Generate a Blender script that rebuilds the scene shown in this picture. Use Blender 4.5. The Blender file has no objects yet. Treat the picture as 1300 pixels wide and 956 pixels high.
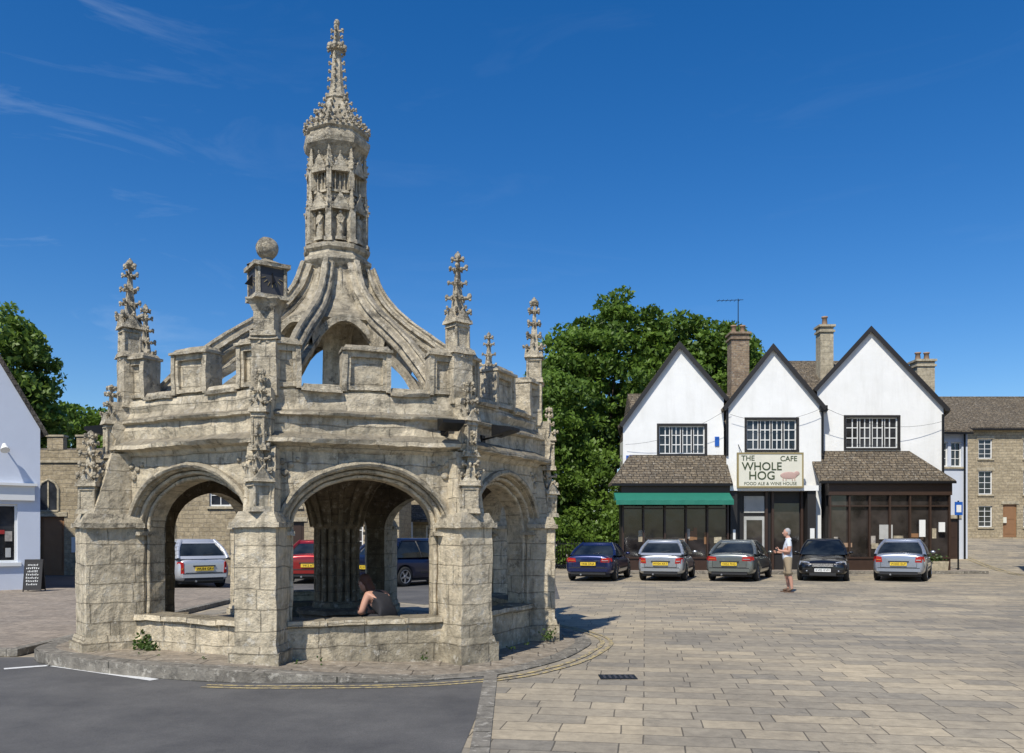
import bpy, bmesh, math, random
import numpy as np
from mathutils import Vector, Matrix, noise
random.seed(7)
R=math.radians
scene=bpy.context.scene
COL=scene.collection

# ---------------------------------------------------------------- materials
class NT:
    def __init__(s,name):
        s.m=bpy.data.materials.new(name); s.m.use_nodes=True
        s.t=s.m.node_tree; s.b=s.t.nodes['Principled BSDF']; s.n=s.t.nodes; s.l=s.t.links
    def new(s,k,**kw):
        n=s.n.new(k)
        for a,b in kw.items(): setattr(n,a,b)
        return n
    def link(s,a,b): s.l.new(a,b)
    def noise(s,vec,scale,detail=4,rough=.6):
        n=s.new('ShaderNodeTexNoise'); n.inputs['Scale'].default_value=scale
        n.inputs['Detail'].default_value=detail; n.inputs['Roughness'].default_value=rough
        if vec is not None: s.link(vec,n.inputs['Vector'])
        return n.outputs['Fac']
    def ramp(s,fac,a,b,ca=(0,0,0,1),cb=(1,1,1,1)):
        r=s.new('ShaderNodeValToRGB'); r.color_ramp.elements[0].position=a; r.color_ramp.elements[1].position=b
        r.color_ramp.elements[0].color=ca; r.color_ramp.elements[1].color=cb
        s.link(fac,r.inputs['Fac']); return r.outputs['Color']
    def mix(s,fac,a,b,mode='MIX'):
        m=s.new('ShaderNodeMix',data_type='RGBA',blend_type=mode)
        for sock,val in ((m.inputs[0],fac),(m.inputs[6],a),(m.inputs[7],b)):
            if isinstance(val,(int,float)): sock.default_value=val
            elif isinstance(val,tuple): sock.default_value=val if len(val)==4 else val+(1,)
            else: s.link(val,sock)
        return m.outputs[2]
    def math(s,op,a,b=0.0):
        m=s.new('ShaderNodeMath',operation=op)
        for i,v in enumerate((a,b)):
            if isinstance(v,(int,float)): m.inputs[i].default_value=v
            else: s.link(v,m.inputs[i])
        return m.outputs[0]
    def bump(s,h,strength=.5,dist=.02):
        b=s.new('ShaderNodeBump'); b.inputs['Strength'].default_value=strength; b.inputs['Distance'].default_value=dist
        s.link(h,b.inputs['Height']); s.link(b.outputs['Normal'],s.b.inputs['Normal'])
def c4(c): return tuple(c)+(1,)

def plain(name,c,rough=.6,metal=0,var=.15,scale=6,coat=0,bump=0,spec=.5):
    t=NT(name); tc=t.new('ShaderNodeTexCoord')
    f=t.noise(tc.outputs['Object'],scale)
    lo=tuple(x*(1-var) for x in c); hi=tuple(min(1,x*(1+var)) for x in c)
    t.link(t.mix(f,c4(lo),c4(hi)),t.b.inputs['Base Color'])
    t.b.inputs['Roughness'].default_value=rough; t.b.inputs['Metallic'].default_value=metal
    t.b.inputs['Coat Weight'].default_value=coat; t.b.inputs['Specular IOR Level'].default_value=spec
    if bump: t.bump(t.noise(tc.outputs['Object'],scale*5),bump,.01)
    return t.m

def masonry(name,c1,c2,mort,bw,bh,ms=.012,grime=.5,bump=.6,warp=.03,joint=1.0,zgrey=None,rough=.9,up_dark=.6,patch=0.35,streak=0,li0=.53):
    t=NT(name); tc=t.new('ShaderNodeTexCoord'); uv=tc.outputs['UV']; ob=tc.outputs['Object']
    nv=t.new('ShaderNodeTexNoise'); nv.inputs['Scale'].default_value=2.3; t.link(ob,nv.inputs['Vector'])
    sub=t.new('ShaderNodeVectorMath',operation='SUBTRACT'); t.link(nv.outputs['Color'],sub.inputs[0]); sub.inputs[1].default_value=(.5,.5,.5)
    sc=t.new('ShaderNodeVectorMath',operation='SCALE'); t.link(sub.outputs[0],sc.inputs[0]); sc.inputs['Scale'].default_value=warp*2
    ad=t.new('ShaderNodeVectorMath',operation='ADD'); t.link(uv,ad.inputs[0]); t.link(sc.outputs[0],ad.inputs[1])
    br=t.new('ShaderNodeTexBrick'); t.link(ad.outputs[0],br.inputs['Vector'])
    br.inputs['Scale'].default_value=1; br.inputs['Brick Width'].default_value=bw; br.inputs['Row Height'].default_value=bh
    br.inputs['Mortar Size'].default_value=ms; br.inputs['Mortar Smooth'].default_value=.4; br.inputs['Bias'].default_value=0
    br.inputs['Color1'].default_value=c4(c1); br.inputs['Color2'].default_value=c4(c2); br.inputs['Mortar'].default_value=c4(mort)
    br.offset=.43; br.squash=1.3; br.squash_frequency=3
    avg=tuple((a+b)/2 for a,b in zip(c1,c2))
    col=t.mix(joint,c4(avg),br.outputs['Color'])
    big=t.noise(ob,.9,5,.65)
    col=t.mix(t.math('MULTIPLY',t.ramp(big,.42,.62),patch),col,c4(tuple(x*.55 for x in avg)))
    mid=t.noise(ob,7,6,.7)
    col=t.mix(1.0,col,t.ramp(mid,.28,.72,(.60,.59,.58,1),(1.27,1.25,1.2,1)),'MULTIPLY')
    if zgrey:
        geo0=t.new('ShaderNodeNewGeometry')
        px=t.new('ShaderNodeSeparateXYZ'); t.link(geo0.outputs['Position'],px.inputs[0])
        wob=t.math('ADD',px.outputs['Z'],t.math('MULTIPLY',t.math('SUBTRACT',big,.5),2.5))
        mr=t.new('ShaderNodeMapRange'); t.link(wob,mr.inputs[0]); mr.inputs[1].default_value=zgrey[0]; mr.inputs[2].default_value=zgrey[1]
        col=t.mix(t.math('MULTIPLY',mr.outputs[0],.55),col,t.mix(t.ramp(mid,.36,.64),(.19,.168,.128,1),(.62,.555,.43,1)))
        base=t.new('ShaderNodeMapRange'); t.link(px.outputs['Z'],base.inputs[0]); base.inputs[1].default_value=.7; base.inputs[2].default_value=.05
        col=t.mix(t.math('MULTIPLY',t.math('MULTIPLY',base.outputs[0],t.ramp(big,.35,.6)),.75),col,(.12,.11,.08,1))
    if streak:
        mp=t.new('ShaderNodeMapping'); mp.inputs['Scale'].default_value=(5,5,.55); t.link(ob,mp.inputs['Vector'])
        s1=t.ramp(t.noise(mp.outputs[0],1.0,5,.7),.52,.66)
        col=t.mix(t.math('MULTIPLY',s1,streak),col,(.10,.09,.072,1))
    li=t.ramp(t.noise(ob,4.2,9,.80),li0,li0+.08)
    col=t.mix(t.math('MULTIPLY',li,grime),col,(.055,.052,.045,1))
    pale=t.ramp(t.noise(ob,9,6,.75),.55,.63)
    col=t.mix(t.math('MULTIPLY',pale,.5*min(1,grime*2)),col,(.70,.655,.56,1))
    geo=t.new('ShaderNodeNewGeometry'); sx=t.new('ShaderNodeSeparateXYZ'); t.link(geo.outputs['Normal'],sx.inputs[0])
    up=t.ramp(sx.outputs['Z'],.25,.8)
    col=t.mix(t.math('MULTIPLY',up,up_dark),col,(.085,.078,.064,1))
    t.link(col,t.b.inputs['Base Color']); t.b.inputs['Roughness'].default_value=rough
    t.b.inputs['Specular IOR Level'].default_value=.15
    h=t.math('ADD',t.math('MULTIPLY',t.math('SUBTRACT',1.0,br.outputs['Fac']),joint*.7),t.math('ADD',t.math('MULTIPLY',mid,1.3),t.math('MULTIPLY',t.noise(ob,26,6,.75),.7)))
    t.bump(h,bump,.035)
    return t.m

M={}
M['cross']=masonry('cross_ashlar',(.76,.66,.49),(.64,.555,.41),(.30,.26,.195),.55,.25,.008,.5,.9,.03,.75,zgrey=(2.2,4.2),up_dark=.65,patch=.3,streak=.5,li0=.55)
M['carved']=masonry('cross_carved_stone',(.66,.58,.44),(.58,.51,.385),(.36,.32,.25),.6,.3,.006,.72,1.0,.02,.2,zgrey=(2.6,6),up_dark=.5,patch=.32,streak=.48,li0=.53)
M['inner_shade']=masonry('cross_inner_shaded_stone',(.24,.195,.135),(.19,.155,.11),(.11,.09,.07),.5,.25,.008,.3,.6,.02,.7,up_dark=.3)  # cross stone darkened in colour to stand in for shade under the vault
M['rubble']=masonry('rubble_stone',(.50,.42,.29),(.36,.30,.205),(.33,.285,.215),.42,.17,.014,.25,.7,.05,1.0,up_dark=.4,patch=.3)
M['ashlar']=masonry('pale_ashlar',(.52,.46,.34),(.45,.395,.29),(.3,.26,.2),.7,.3,.008,.25,.5,.02,.8,up_dark=.5)
M['tile']=masonry('stone_roof_tiles',(.21,.17,.12),(.125,.105,.08),(.035,.03,.027),.24,.15,.016,.3,.9,.03,1.0,up_dark=.0,patch=.4)
M['slate']=masonry('dark_roof_tiles',(.15,.13,.105),(.10,.09,.08),(.03,.03,.03),.25,.16,.012,.2,.8,.02,1.0,up_dark=.0)
M['brick']=masonry('chimney_brick',(.36,.27,.18),(.25,.18,.13),(.28,.25,.2),.28,.10,.01,.3,.5,.01,1.0,up_dark=.3)
def limewash():
    t=NT('white_limewash'); tc=t.new('ShaderNodeTexCoord'); ob=tc.outputs['Object']
    mp=t.new('ShaderNodeMapping'); mp.inputs['Scale'].default_value=(2.5,2.5,.35); t.link(ob,mp.inputs['Vector'])
    s=t.ramp(t.noise(mp.outputs[0],1,6,.7),.48,.75); col=t.mix(t.math('MULTIPLY',s,.3),(.84,.84,.82,1),(.55,.54,.50,1))
    col=t.mix(1.0,col,t.ramp(t.noise(ob,1.2,6,.6),.3,.7,(.92,.92,.91,1),(1,1,1,1)),'MULTIPLY')
    t.link(col,t.b.inputs['Base Color']); t.b.inputs['Roughness'].default_value=.85; t.bump(t.noise(ob,5,6,.7),.4,.02); return t.m
M['white']=limewash()
M['whitepaint']=plain('white_paint',(.75,.75,.72),.5,0,.05,8)
M['shadewhite']=plain('shade_tinted_render',(.60,.64,.72),.85,0,.08,1.5,bump=.2,spec=.2)  # white render with a blue-grey shade tint put into its colour
M['cream']=plain('cream_render',(.60,.58,.53),.85,0,.08,1.5,bump=.2)
M['black']=plain('black_timber',(.018,.016,.015),.55,0,.3,5)
M['brown']=plain('dark_brown_timber',(.045,.025,.016),.45,0,.3,5)
M['lead']=plain('lead_grey',(.05,.05,.055),.6,.2,.4,8)
M['iron']=plain('black_iron',(.015,.015,.016),.45,.5,.2,8)
M['green']=plain('green_canvas',(.01,.15,.10),.75,0,.12,3)
M['signcream']=plain('cream_signboard',(.68,.66,.55),.5,0,.08,3)
M['signgreen']=plain('dark_green_lettering',(.05,.07,.03),.5,0,.1,3)
M['pink']=plain('pink_paint',(.50,.34,.29),.5,0,.1,3)
M['gold']=plain('dull_gold_paint',(.30,.24,.11),.5,0,.1,3)
M['blue']=plain('blue_sign_enamel',(.015,.10,.42),.35,0,.08,3)
M['red']=plain('red_paint',(.35,.03,.025),.4,0,.1,3)
M['clay']=plain('terracotta_pot',(.34,.22,.14),.8,0,.15,5)
M['wood']=plain('oak_door',(.25,.13,.06),.6,0,.2,4)
M['curtain']=plain('net_curtain',(.42,.42,.40),.9,0,.3,3)
M['goods']=plain('shop_goods',(.35,.32,.28),.6,0,.8,9)
M['chalk']=plain('chalk',(.7,.7,.68),.9,0,.1,9)
def glassmat(name,c,rough=.06):
    t=NT(name); tc=t.new('ShaderNodeTexCoord')
    n=t.noise(tc.outputs['Object'],1.1,3)
    t.link(t.mix(t.ramp(n,.35,.65),c4(tuple(x*.4 for x in c)),c4(tuple(x*2.0 for x in c))),t.b.inputs['Base Color'])
    t.b.inputs['Roughness'].default_value=rough; t.b.inputs['Specular IOR Level'].default_value=.6
    t.bump(t.noise(tc.outputs['Object'],2.2,1),.12,.02)
    return t.m
M['glass']=glassmat('window_glass',(.022,.024,.028))
M['shopglass']=glassmat('shop_glass',(.025,.021,.019),.08)
M['carglass']=glassmat('car_glass',(.014,.017,.018),.04)
M['tyre']=plain('tyre_rubber',(.018,.018,.018),.85,0,.2,20)
M['rim']=plain('alloy_rim',(.42,.42,.43),.35,.8,.1,20)
M['plastic']=plain('black_plastic',(.02,.02,.021),.55,0,.2,20)
M['tail']=plain('tail_lamp',(.38,.012,.01),.15,0,.1,20,coat=.6)
M['lampclear']=plain('clear_lamp',(.50,.51,.53),.12,.5,.15,30,coat=.6)
M['amber']=plain('amber_lamp',(.50,.14,.02),.2,0,.1,20,coat=.5)
M['platey']=plain('yellow_plate',(.75,.52,.04),.4,0,.03,20)
M['platew']=plain('white_plate',(.72,.72,.70),.4,0,.03,20)
M['ink']=plain('plate_ink',(.012,.012,.012),.5,0,.1,20)
M['skin']=plain('skin',(.50,.27,.19),.55,0,.1,12)
M['hairgrey']=plain('grey_hair',(.34,.33,.32),.8,0,.3,40)
M['hairbrown']=plain('auburn_hair',(.10,.04,.02),.7,0,.3,40)
M['shirt']=plain('pale_blue_shirt',(.58,.62,.68),.85,0,.1,9,bump=.3)
M['khaki']=plain('khaki_shorts',(.33,.26,.17),.85,0,.1,9,bump=.3)
M['darkcloth']=plain('dark_cloth',(.02,.02,.025),.85,0,.2,9)
M['leather']=plain('brown_leather',(.10,.055,.03),.6,0,.2,9)
M['bark']=plain('bark',(.10,.075,.05),.9,0,.3,6,bump=.6)
def leafmat(name,a,b):
    t=NT(name); at=t.new('ShaderNodeAttribute'); at.attribute_name='tone'
    tc=t.new('ShaderNodeTexCoord')
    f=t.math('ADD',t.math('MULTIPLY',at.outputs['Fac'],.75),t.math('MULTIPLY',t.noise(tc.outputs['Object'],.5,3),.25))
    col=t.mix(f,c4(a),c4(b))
    t.link(col,t.b.inputs['Base Color']); t.b.inputs['Roughness'].default_value=.5
    t.b.inputs['Specular IOR Level'].default_value=.35
    tr=t.new('ShaderNodeBsdfTranslucent'); t.link(col,tr.inputs['Color'])
    mx=t.new('ShaderNodeMixShader'); mx.inputs[0].default_value=.35
    t.link(t.b.outputs[0],mx.inputs[1]); t.link(tr.outputs[0],mx.inputs[2])
    t.link(mx.outputs[0],t.n['Material Output'].inputs['Surface'])
    return t.m
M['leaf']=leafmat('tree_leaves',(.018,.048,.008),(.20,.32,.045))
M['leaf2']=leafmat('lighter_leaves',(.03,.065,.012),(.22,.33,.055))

# ground materials
def paving():
    t=NT('stone_sett_paving'); tc=t.new('ShaderNodeTexCoord'); ob=tc.outputs['Object']
    mp=t.new('ShaderNodeMapping'); mp.inputs['Rotation'].default_value=(0,0,R(9)); t.link(ob,mp.inputs['Vector'])
    nv=t.new('ShaderNodeTexNoise'); nv.inputs['Scale'].default_value=1.1; t.link(ob,nv.inputs['Vector'])
    sc=t.new('ShaderNodeVectorMath',operation='SCALE'); t.link(nv.outputs['Color'],sc.inputs[0]); sc.inputs['Scale'].default_value=.05
    ad=t.new('ShaderNodeVectorMath',operation='ADD'); t.link(mp.outputs[0],ad.inputs[0]); t.link(sc.outputs[0],ad.inputs[1])
    br=t.new('ShaderNodeTexBrick'); t.link(ad.outputs[0],br.inputs['Vector'])
    for k,v in {'Scale':1,'Brick Width':.50,'Row Height':.32,'Mortar Size':.008,'Mortar Smooth':.5,'Bias':-.1}.items(): br.inputs[k].default_value=v
    br.offset=.37; br.squash=1.4; br.squash_frequency=3
    br.inputs['Color1'].default_value=(.40,.345,.265,1); br.inputs['Color2'].default_value=(.245,.225,.195,1); br.inputs['Mortar'].default_value=(.135,.12,.098,1)
    col=br.outputs['Color']
    b2=t.new('ShaderNodeTexBrick'); t.link(ad.outputs[0],b2.inputs['Vector'])
    for k,v in {'Scale':1,'Brick Width':4.6,'Row Height':.96,'Mortar Size':.0,'Bias':0}.items(): b2.inputs[k].default_value=v
    b2.inputs['Color1'].default_value=(1.14,1.10,1.02,1); b2.inputs['Color2'].default_value=(.76,.77,.79,1)
    col=t.mix(.7,col,b2.outputs['Color'],'MULTIPLY')
    col=t.mix(1.0,col,t.ramp(t.noise(ob,.35,6,.7),.3,.7,(.68,.68,.68,1),(1.18,1.16,1.10,1)),'MULTIPLY')
    col=t.mix(1.0,col,t.ramp(t.noise(ob,7,6,.75),.25,.75,(.70,.70,.70,1),(1.26,1.26,1.23,1)),'MULTIPLY')
    st=t.ramp(t.noise(ob,1.9,7,.8),.58,.67); col=t.mix(t.math('MULTIPLY',st,.5),col,(.095,.088,.075,1))
    t.link(col,t.b.inputs['Base Color']); t.b.inputs['Roughness'].default_value=.8; t.b.inputs['Specular IOR Level'].default_value=.25
    t.bump(t.math('ADD',t.math('SUBTRACT',1.0,br.outputs['Fac']),t.math('MULTIPLY',t.noise(ob,14,5,.7),.8)),.5,.010)
    return t.m
def asphalt(name='asphalt',c=(.085,.083,.081)):
    t=NT(name); tc=t.new('ShaderNodeTexCoord'); ob=tc.outputs['Object']
    col=t.mix(t.noise(ob,55,4,.8),c4(tuple(x*.45 for x in c)),c4(tuple(x*1.65 for x in c)))
    col=t.mix(1.0,col,t.ramp(t.noise(ob,.7,6,.7),.3,.7,(.62,.62,.63,1),(1.4,1.37,1.3,1)),'MULTIPLY')
    cr=t.ramp(t.noise(ob,2.4,9,.85),.60,.66); col=t.mix(t.math('MULTIPLY',cr,.6),col,(.03,.03,.03,1))
    t.link(col,t.b.inputs['Base Color']); t.b.inputs['Roughness'].default_value=.85
    t.bump(t.noise(ob,90,3,.7),.6,.008); return t.m
def paint(name,c,wear=.55):
    t=NT(name); tc=t.new('ShaderNodeTexCoord'); ob=tc.outputs['Object']
    w=t.ramp(t.noise(ob,11,8,.8),wear-.04,wear+.08)
    t.link(t.mix(w,c4(c),(.14,.13,.12,1)),t.b.inputs['Base Color']); t.b.inputs['Roughness'].default_value=.7; return t.m
M['paving']=paving(); M['asphalt']=asphalt(); M['yline']=paint('yellow_road_paint',(.50,.39,.17),.48); M['wline']=paint('white_road_paint',(.62,.62,.60),.58)
M['slab']=masonry('footway_slabs',(.33,.28,.23),(.26,.225,.19),(.13,.115,.10),.6,.45,.008,.15,.4,.01,1.0,up_dark=0,patch=.3)
M['kerb']=masonry('kerb_stone',(.28,.26,.225),(.20,.185,.16),(.06,.06,.05),.9,.5,.010,.4,.6,.01,1.0,up_dark=.15,patch=.3)
M['plat']=masonry('cross_platform_flags',(.33,.28,.22),(.25,.22,.18),(.10,.085,.07),.62,.4,.010,.3,.5,.02,1.0,up_dark=.0,patch=.4)

# ---------------------------------------------------------------- mesh builder
class MB:
    def __init__(s): s.v=[];s.f=[];s.m=[];s.s=[];s.mats=[]
    def mi(s,k):
        if k not in s.mats: s.mats.append(k)
        return s.mats.index(k)
    def add(s,vs,fs,mat,smooth=False,X=None):
        o=len(s.v); k=s.mi(mat)
        if X is not None: vs=[X@Vector(v) for v in vs]
        s.v.extend([tuple(v) for v in vs])
        for f in fs: s.f.append(tuple(i+o for i in f)); s.m.append(k); s.s.append(smooth)
    def box(s,x0,x1,y0,y1,z0,z1,mat,X=None,taper=0):
        t=taper
        vs=[(x0,y0,z0),(x1,y0,z0),(x1,y1,z0),(x0,y1,z0),(x0+t,y0+t,z1),(x1-t,y0+t,z1),(x1-t,y1-t,z1),(x0+t,y1-t,z1)]
        s.add(vs,[(0,3,2,1),(4,5,6,7),(0,1,5,4),(1,2,6,5),(2,3,7,6),(3,0,4,7)],mat,False,X)
    def quad(s,a,b,c,d,mat,X=None): s.add([a,b,c,d],[(0,1,2,3)],mat,False,X)
    def prism(s,poly,h,mat,X=None):
        n=len(poly); h=Vector(h); p=[Vector(q) for q in poly]
        s.add(p+[q+h for q in p],[tuple(range(n))[::-1],tuple(range(n,2*n))]+[(i,(i+1)%n,(i+1)%n+n,i+n) for i in range(n)],mat,False,X)
    def cyl(s,p0,p1,r0,r1,mat,n=8,X=None,smooth=True,caps=True):
        p0=Vector(p0);p1=Vector(p1); d=(p1-p0).normalized()
        a=d.orthogonal().normalized(); b=d.cross(a)
        vs=[]
        for p,r in((p0,r0),(p1,r1)):
            for i in range(n):
                t=2*math.pi*i/n; vs.append(p+a*r*math.cos(t)+b*r*math.sin(t))
        s.add(vs,[(i,(i+1)%n,(i+1)%n+n,i+n) for i in range(n)],mat,smooth,X)
        if caps: s.add(vs,[tuple(range(n))[::-1],tuple(range(n,2*n))],mat,False,X)
    def lathe(s,prof,n,mat,X=None,rot=0,smooth=False,seg=1):
        vs=[];fs=[]; N=n*seg
        for r,z in prof:
            for i in range(n):
                a=rot+2*math.pi*i/n; b=rot+2*math.pi*(i+1)/n
                for k in range(seg):
                    t=k/seg
                    vs.append((r*(math.cos(a)*(1-t)+math.cos(b)*t),r*(math.sin(a)*(1-t)+math.sin(b)*t),z))
        for j in range(len(prof)-1):
            for i in range(N): fs.append((j*N+i,j*N+(i+1)%N,(j+1)*N+(i+1)%N,(j+1)*N+i))
        s.add(vs,fs,mat,smooth,X)
    def sph(s,c,r,mat,X=None,nu=8,nv=6,smooth=True):
        if isinstance(r,(int,float)): r=(r,r,r)
        vs=[(c[0],c[1],c[2]-r[2])];fs=[]
        for j in range(1,nv):
            p=-math.pi/2+math.pi*j/nv
            for i in range(nu):
                a=2*math.pi*i/nu; vs.append((c[0]+r[0]*math.cos(p)*math.cos(a),c[1]+r[1]*math.cos(p)*math.sin(a),c[2]+r[2]*math.sin(p)))
        vs.append((c[0],c[1],c[2]+r[2])); L=len(vs)-1
        for i in range(nu):
            fs.append((0,1+(i+1)%nu,1+i)); fs.append((L,L-nu+i,L-nu+(i+1)%nu))
            for j in range(nv-2): fs.append((1+j*nu+i,1+j*nu+(i+1)%nu,1+(j+1)*nu+(i+1)%nu,1+(j+1)*nu+i))
        s.add(vs,fs,mat,smooth,X)
    def sweep(s,path,prof,mat,X=None,plane='xz',smooth=False,closed=True):
        n=len(path);vs=[];m=len(prof);fs=[]
        for i,(a,z) in enumerate(path):
            p0=path[max(0,i-1)];p1=path[min(n-1,i+1)]
            tx,tz=p1[0]-p0[0],p1[1]-p0[1];l=math.hypot(tx,tz) or 1
            nx,nz=-tz/l,tx/l
            for (o,h) in prof:
                q=(a+nx*h,z+nz*h)
                vs.append((q[0],o,q[1]) if plane=='xz' else (o,q[0],q[1]))
        for i in range(n-1):
            for j in range(m): fs.append((i*m+j,i*m+(j+1)%m,(i+1)*m+(j+1)%m,(i+1)*m+j))
        fs.append(tuple(range(m))[::-1]); fs.append(tuple(range((n-1)*m,n*m)))
        s.add(vs,fs,mat,smooth,X)
    def obj(s,name,parent=None,sub=0,disp=None,bevel=0,recalc=True):
        me=bpy.data.meshes.new(name); me.from_pydata(s.v,[],s.f)
        for k in s.mats: me.materials.append(M[k] if isinstance(k,str) else k)
        me.polygons.foreach_set('material_index',s.m); me.polygons.foreach_set('use_smooth',s.s)
        bm=bmesh.new(); bm.from_mesh(me)
        if recalc: bmesh.ops.recalc_face_normals(bm,faces=bm.faces)
        if sub:
            for _ in range(6):
                es=[e for e in bm.edges if e.calc_length()>sub]
                if not es: break
                bmesh.ops.subdivide_edges(bm,edges=es,cuts=1,use_grid_fill=True)
        uvl=bm.loops.layers.uv.new('UVMap')
        bm.normal_update()
        for f in bm.faces:
            n=f.normal
            if abs(n.z)>.96:
                for l in f.loops: l[uvl].uv=(l.vert.co.x,l.vert.co.y)
            else:
                t=Vector((-n.y,n.x,0)).normalized(); b=n.cross(t)
                for l in f.loops: l[uvl].uv=(l.vert.co.dot(t),l.vert.co.dot(b))
        if disp:
            for v in bm.verts: v.co=disp(v.co)
        bm.to_mesh(me); bm.free()
        o=bpy.data.objects.new(name,me); COL.objects.link(o)
        if parent: o.parent=parent
        if bevel:
            b=o.modifiers.new('bevel','BEVEL'); b.width=bevel; b.segments=2; b.limit_method='ANGLE'
        return o
def empty(name,loc=(0,0,0),rz=0):
    e=bpy.data.objects.new(name,None); COL.objects.link(e); e.location=loc; e.rotation_euler=(0,0,rz); e.empty_display_size=.2; return e
def text(body,size,loc,mat,parent,rz=0,rx=90,name='lettering',sx=1.0,ext=.004,ry=0):
    cu=bpy.data.curves.new(name,'FONT'); cu.body=body; cu.size=size; cu.align_x='CENTER'; cu.align_y='CENTER'; cu.extrude=ext; cu.offset=.004 if size>.25 else 0
    cu.materials.append(M[mat]); o=bpy.data.objects.new(name,cu); COL.objects.link(o)
    o.location=loc; o.rotation_euler=(R(rx),R(ry),rz); o.scale=(sx,1,1); o.parent=parent; return o

# ---------------------------------------------------------------- ground
def sstep(a,b,x):
    t=max(0,min(1,(x-a)/(b-a))); return t*t*(3-2*t)
def gh(x,y): return 1.4*sstep(33,55,y)*sstep(15,21,x)
mb=MB()
xs=[-500,-200,-90,-50]+[-40+2*i for i in range(51)]+[70,100,200,500]
ys=[-300,-100,-30,-10,0]+[2*i for i in range(1,41)]+[95,120,200,400,800]
vs=[(x,y,gh(x,y)) for y in ys for x in xs]; nx=len(xs)
mb.add(vs,[(j*nx+i,j*nx+i+1,(j+1)*nx+i+1,(j+1)*nx+i) for j in range(len(ys)-1) for i in range(nx-1)],'paving')
mb.obj('ground',recalc=False)
mb=MB()
P=[(-60,-20),(-.2,-20),(-.4,6),(-.25,9.0),(-.15,9.9),(-2.9,9.9),(-6.0,11.25),(-60,11.3)]
mb.add([(x,y,.004) for x,y in P],[tuple(range(len(P)))],'asphalt'); 
mb.obj('road',recalc=False)
mb=MB()
P=[(-60,24.2),(-7,24.2),(-2,19.5),(1.2,21.2),(1.6,33),(-60,33)]
mb.add([(x,y,.004) for x,y in P],[tuple(range(len(P)))],'asphalt')
mb.obj('rear_road',recalc=False)
mb=MB()
mb.box(-60,-6.75,11.3,11.45,-.2,.105,'kerb'); mb.box(-60,-6.75,11.45,24.0,-.2,.10,'slab'); mb.box(-6.75,-6.6,11.3,24.0,-.2,.103,'kerb')
mb.obj('pavement',sub=1.2,bevel=.012)
mb=MB(); mb.box(3.5,19.2,34.1,34.25,-.2,.13,'kerb'); mb.box(3.5,19.2,34.25,36.6,-.2,.125,'slab'); mb.obj('pub_forecourt_pavement',bevel=.012)
mb=MB();
for i in range(10):
    y0=32.5+i*2.4;x0=19.6+ i*.66
    mb.add([(x0,y0,gh(x0,y0)+.006),(x0+.11,y0,gh(x0,y0)+.006),(x0+.77,y0+2.4,gh(x0+.7,y0+2.4)+.008),(x0+.66,y0+2.4,gh(x0+.7,y0+2.4)+.008)],[(0,1,2,3)],'yline')
    mb.add([(x0+.25,y0,gh(x0,y0)+.006),(x0+.36,y0,gh(x0,y0)+.006),(x0+1.02,y0+2.4,gh(x0+.7,y0+2.4)+.008),(x0+.91,y0+2.4,gh(x0+.7,y0+2.4)+.008)],[(0,1,2,3)],'yline')
mb.obj('side_street_yellow_lines',recalc=False)

# cross platform
CX,CY=-2.75,13.3
plat=[(-6.45,12.2),(-6.25,10.85),(-4.7,9.85),(-3.1,9.25),(-1.2,9.3),(-0.1,9.8),(0.7,11.0),(1.3,12.9),(0.9,14.6),(-0.3,16.5),(-2.7,17.6),(-5.0,16.8),(-6.5,14.5)]
def pz(x,y): return max(.02,min(.15,.13-.05*(x+2.87)))
def chaik(p,k=1):
    for _ in range(k):
        q=[]
        for i in range(len(p)):
            a=Vector(p[i]);b=Vector(p[(i+1)%len(p)]); q+= [tuple(a*.8+b*.2),tuple(a*.2+b*.8)]
        p=q
    return p
pp=chaik(plat,2); n=len(pp)
mb=MB()
cen=Vector((CX,CY))
def inset(p,d):
    v=Vector(p)-cen; return tuple(cen+v*(1-d/v.length))
vs=[(x,y,-.1) for x,y in pp]+[(x,y,pz(x,y)-.006) for x,y in pp]+[inset(q,.012)+(pz(*q),) for q in pp]+[inset(q,.24)+(pz(*q)+.002,) for q in pp]
mb.add(vs,[(i+r*n,(i+1)%n+r*n,(i+1)%n+(r+1)*n,i+(r+1)*n) for r in range(3) for i in range(n)],'kerb')
vs=[inset(q,.24)+(pz(*q)+.002,) for q in pp]+[inset(q,1.5)+(pz(*q)+.002,) for q in pp]+[(CX,CY,.12)]
mb.add(vs,[(i,(i+1)%n,(i+1)%n+n,i+n) for i in range(n)]+[(i+n,(i+1)%n+n,2*n) for i in range(n)],'plat')
mb.obj('cross_platform',recalc=False)
mb=MB()
sel=[q for q in pp if (q[0]>-3.3 and q[1]<15.5)]
sel.sort(key=lambda q: math.atan2(q[1]-CY,q[0]-CX))
for off in(.14,.27):
    for i in range(len(sel)-1):
        a,b=sel[i],sel[i+1]
        if (Vector(a)-Vector(b)).length>2.5: continue
        mb.add([inset(a,-off)+(.009,),inset(a,-off-.06)+(.009,),inset(b,-off-.06)+(.009,),inset(b,-off)+(.009,)],[(0,1,2,3)],'yline')
mb.obj('double_yellow_lines',recalc=False)
mb=MB()
def strip(a,b,w):
    a=Vector(a);b=Vector(b); d=(b-a).normalized(); p=Vector((-d.y,d.x))*w/2
    mb.add([tuple(q)+(.009,) for q in(a-p,b-p,b+p,a+p)],[(0,1,2,3)],'wline')
strip((-5.75,10.55),(-4.0,9.48),.12); strip((-6.15,10.25),(-5.55,10.65),.12); strip((-7.6,10.2),(-6.5,10.22),.10)
mb.obj('road_markings',recalc=False)
mb=MB(); mb.box(1.0,1.42,9.55,9.85,-.05,.008,'iron')
for i in range(6): mb.box(1.04+i*.062,1.07+i*.062,9.58,9.82,.008,.014,'lead')
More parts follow.
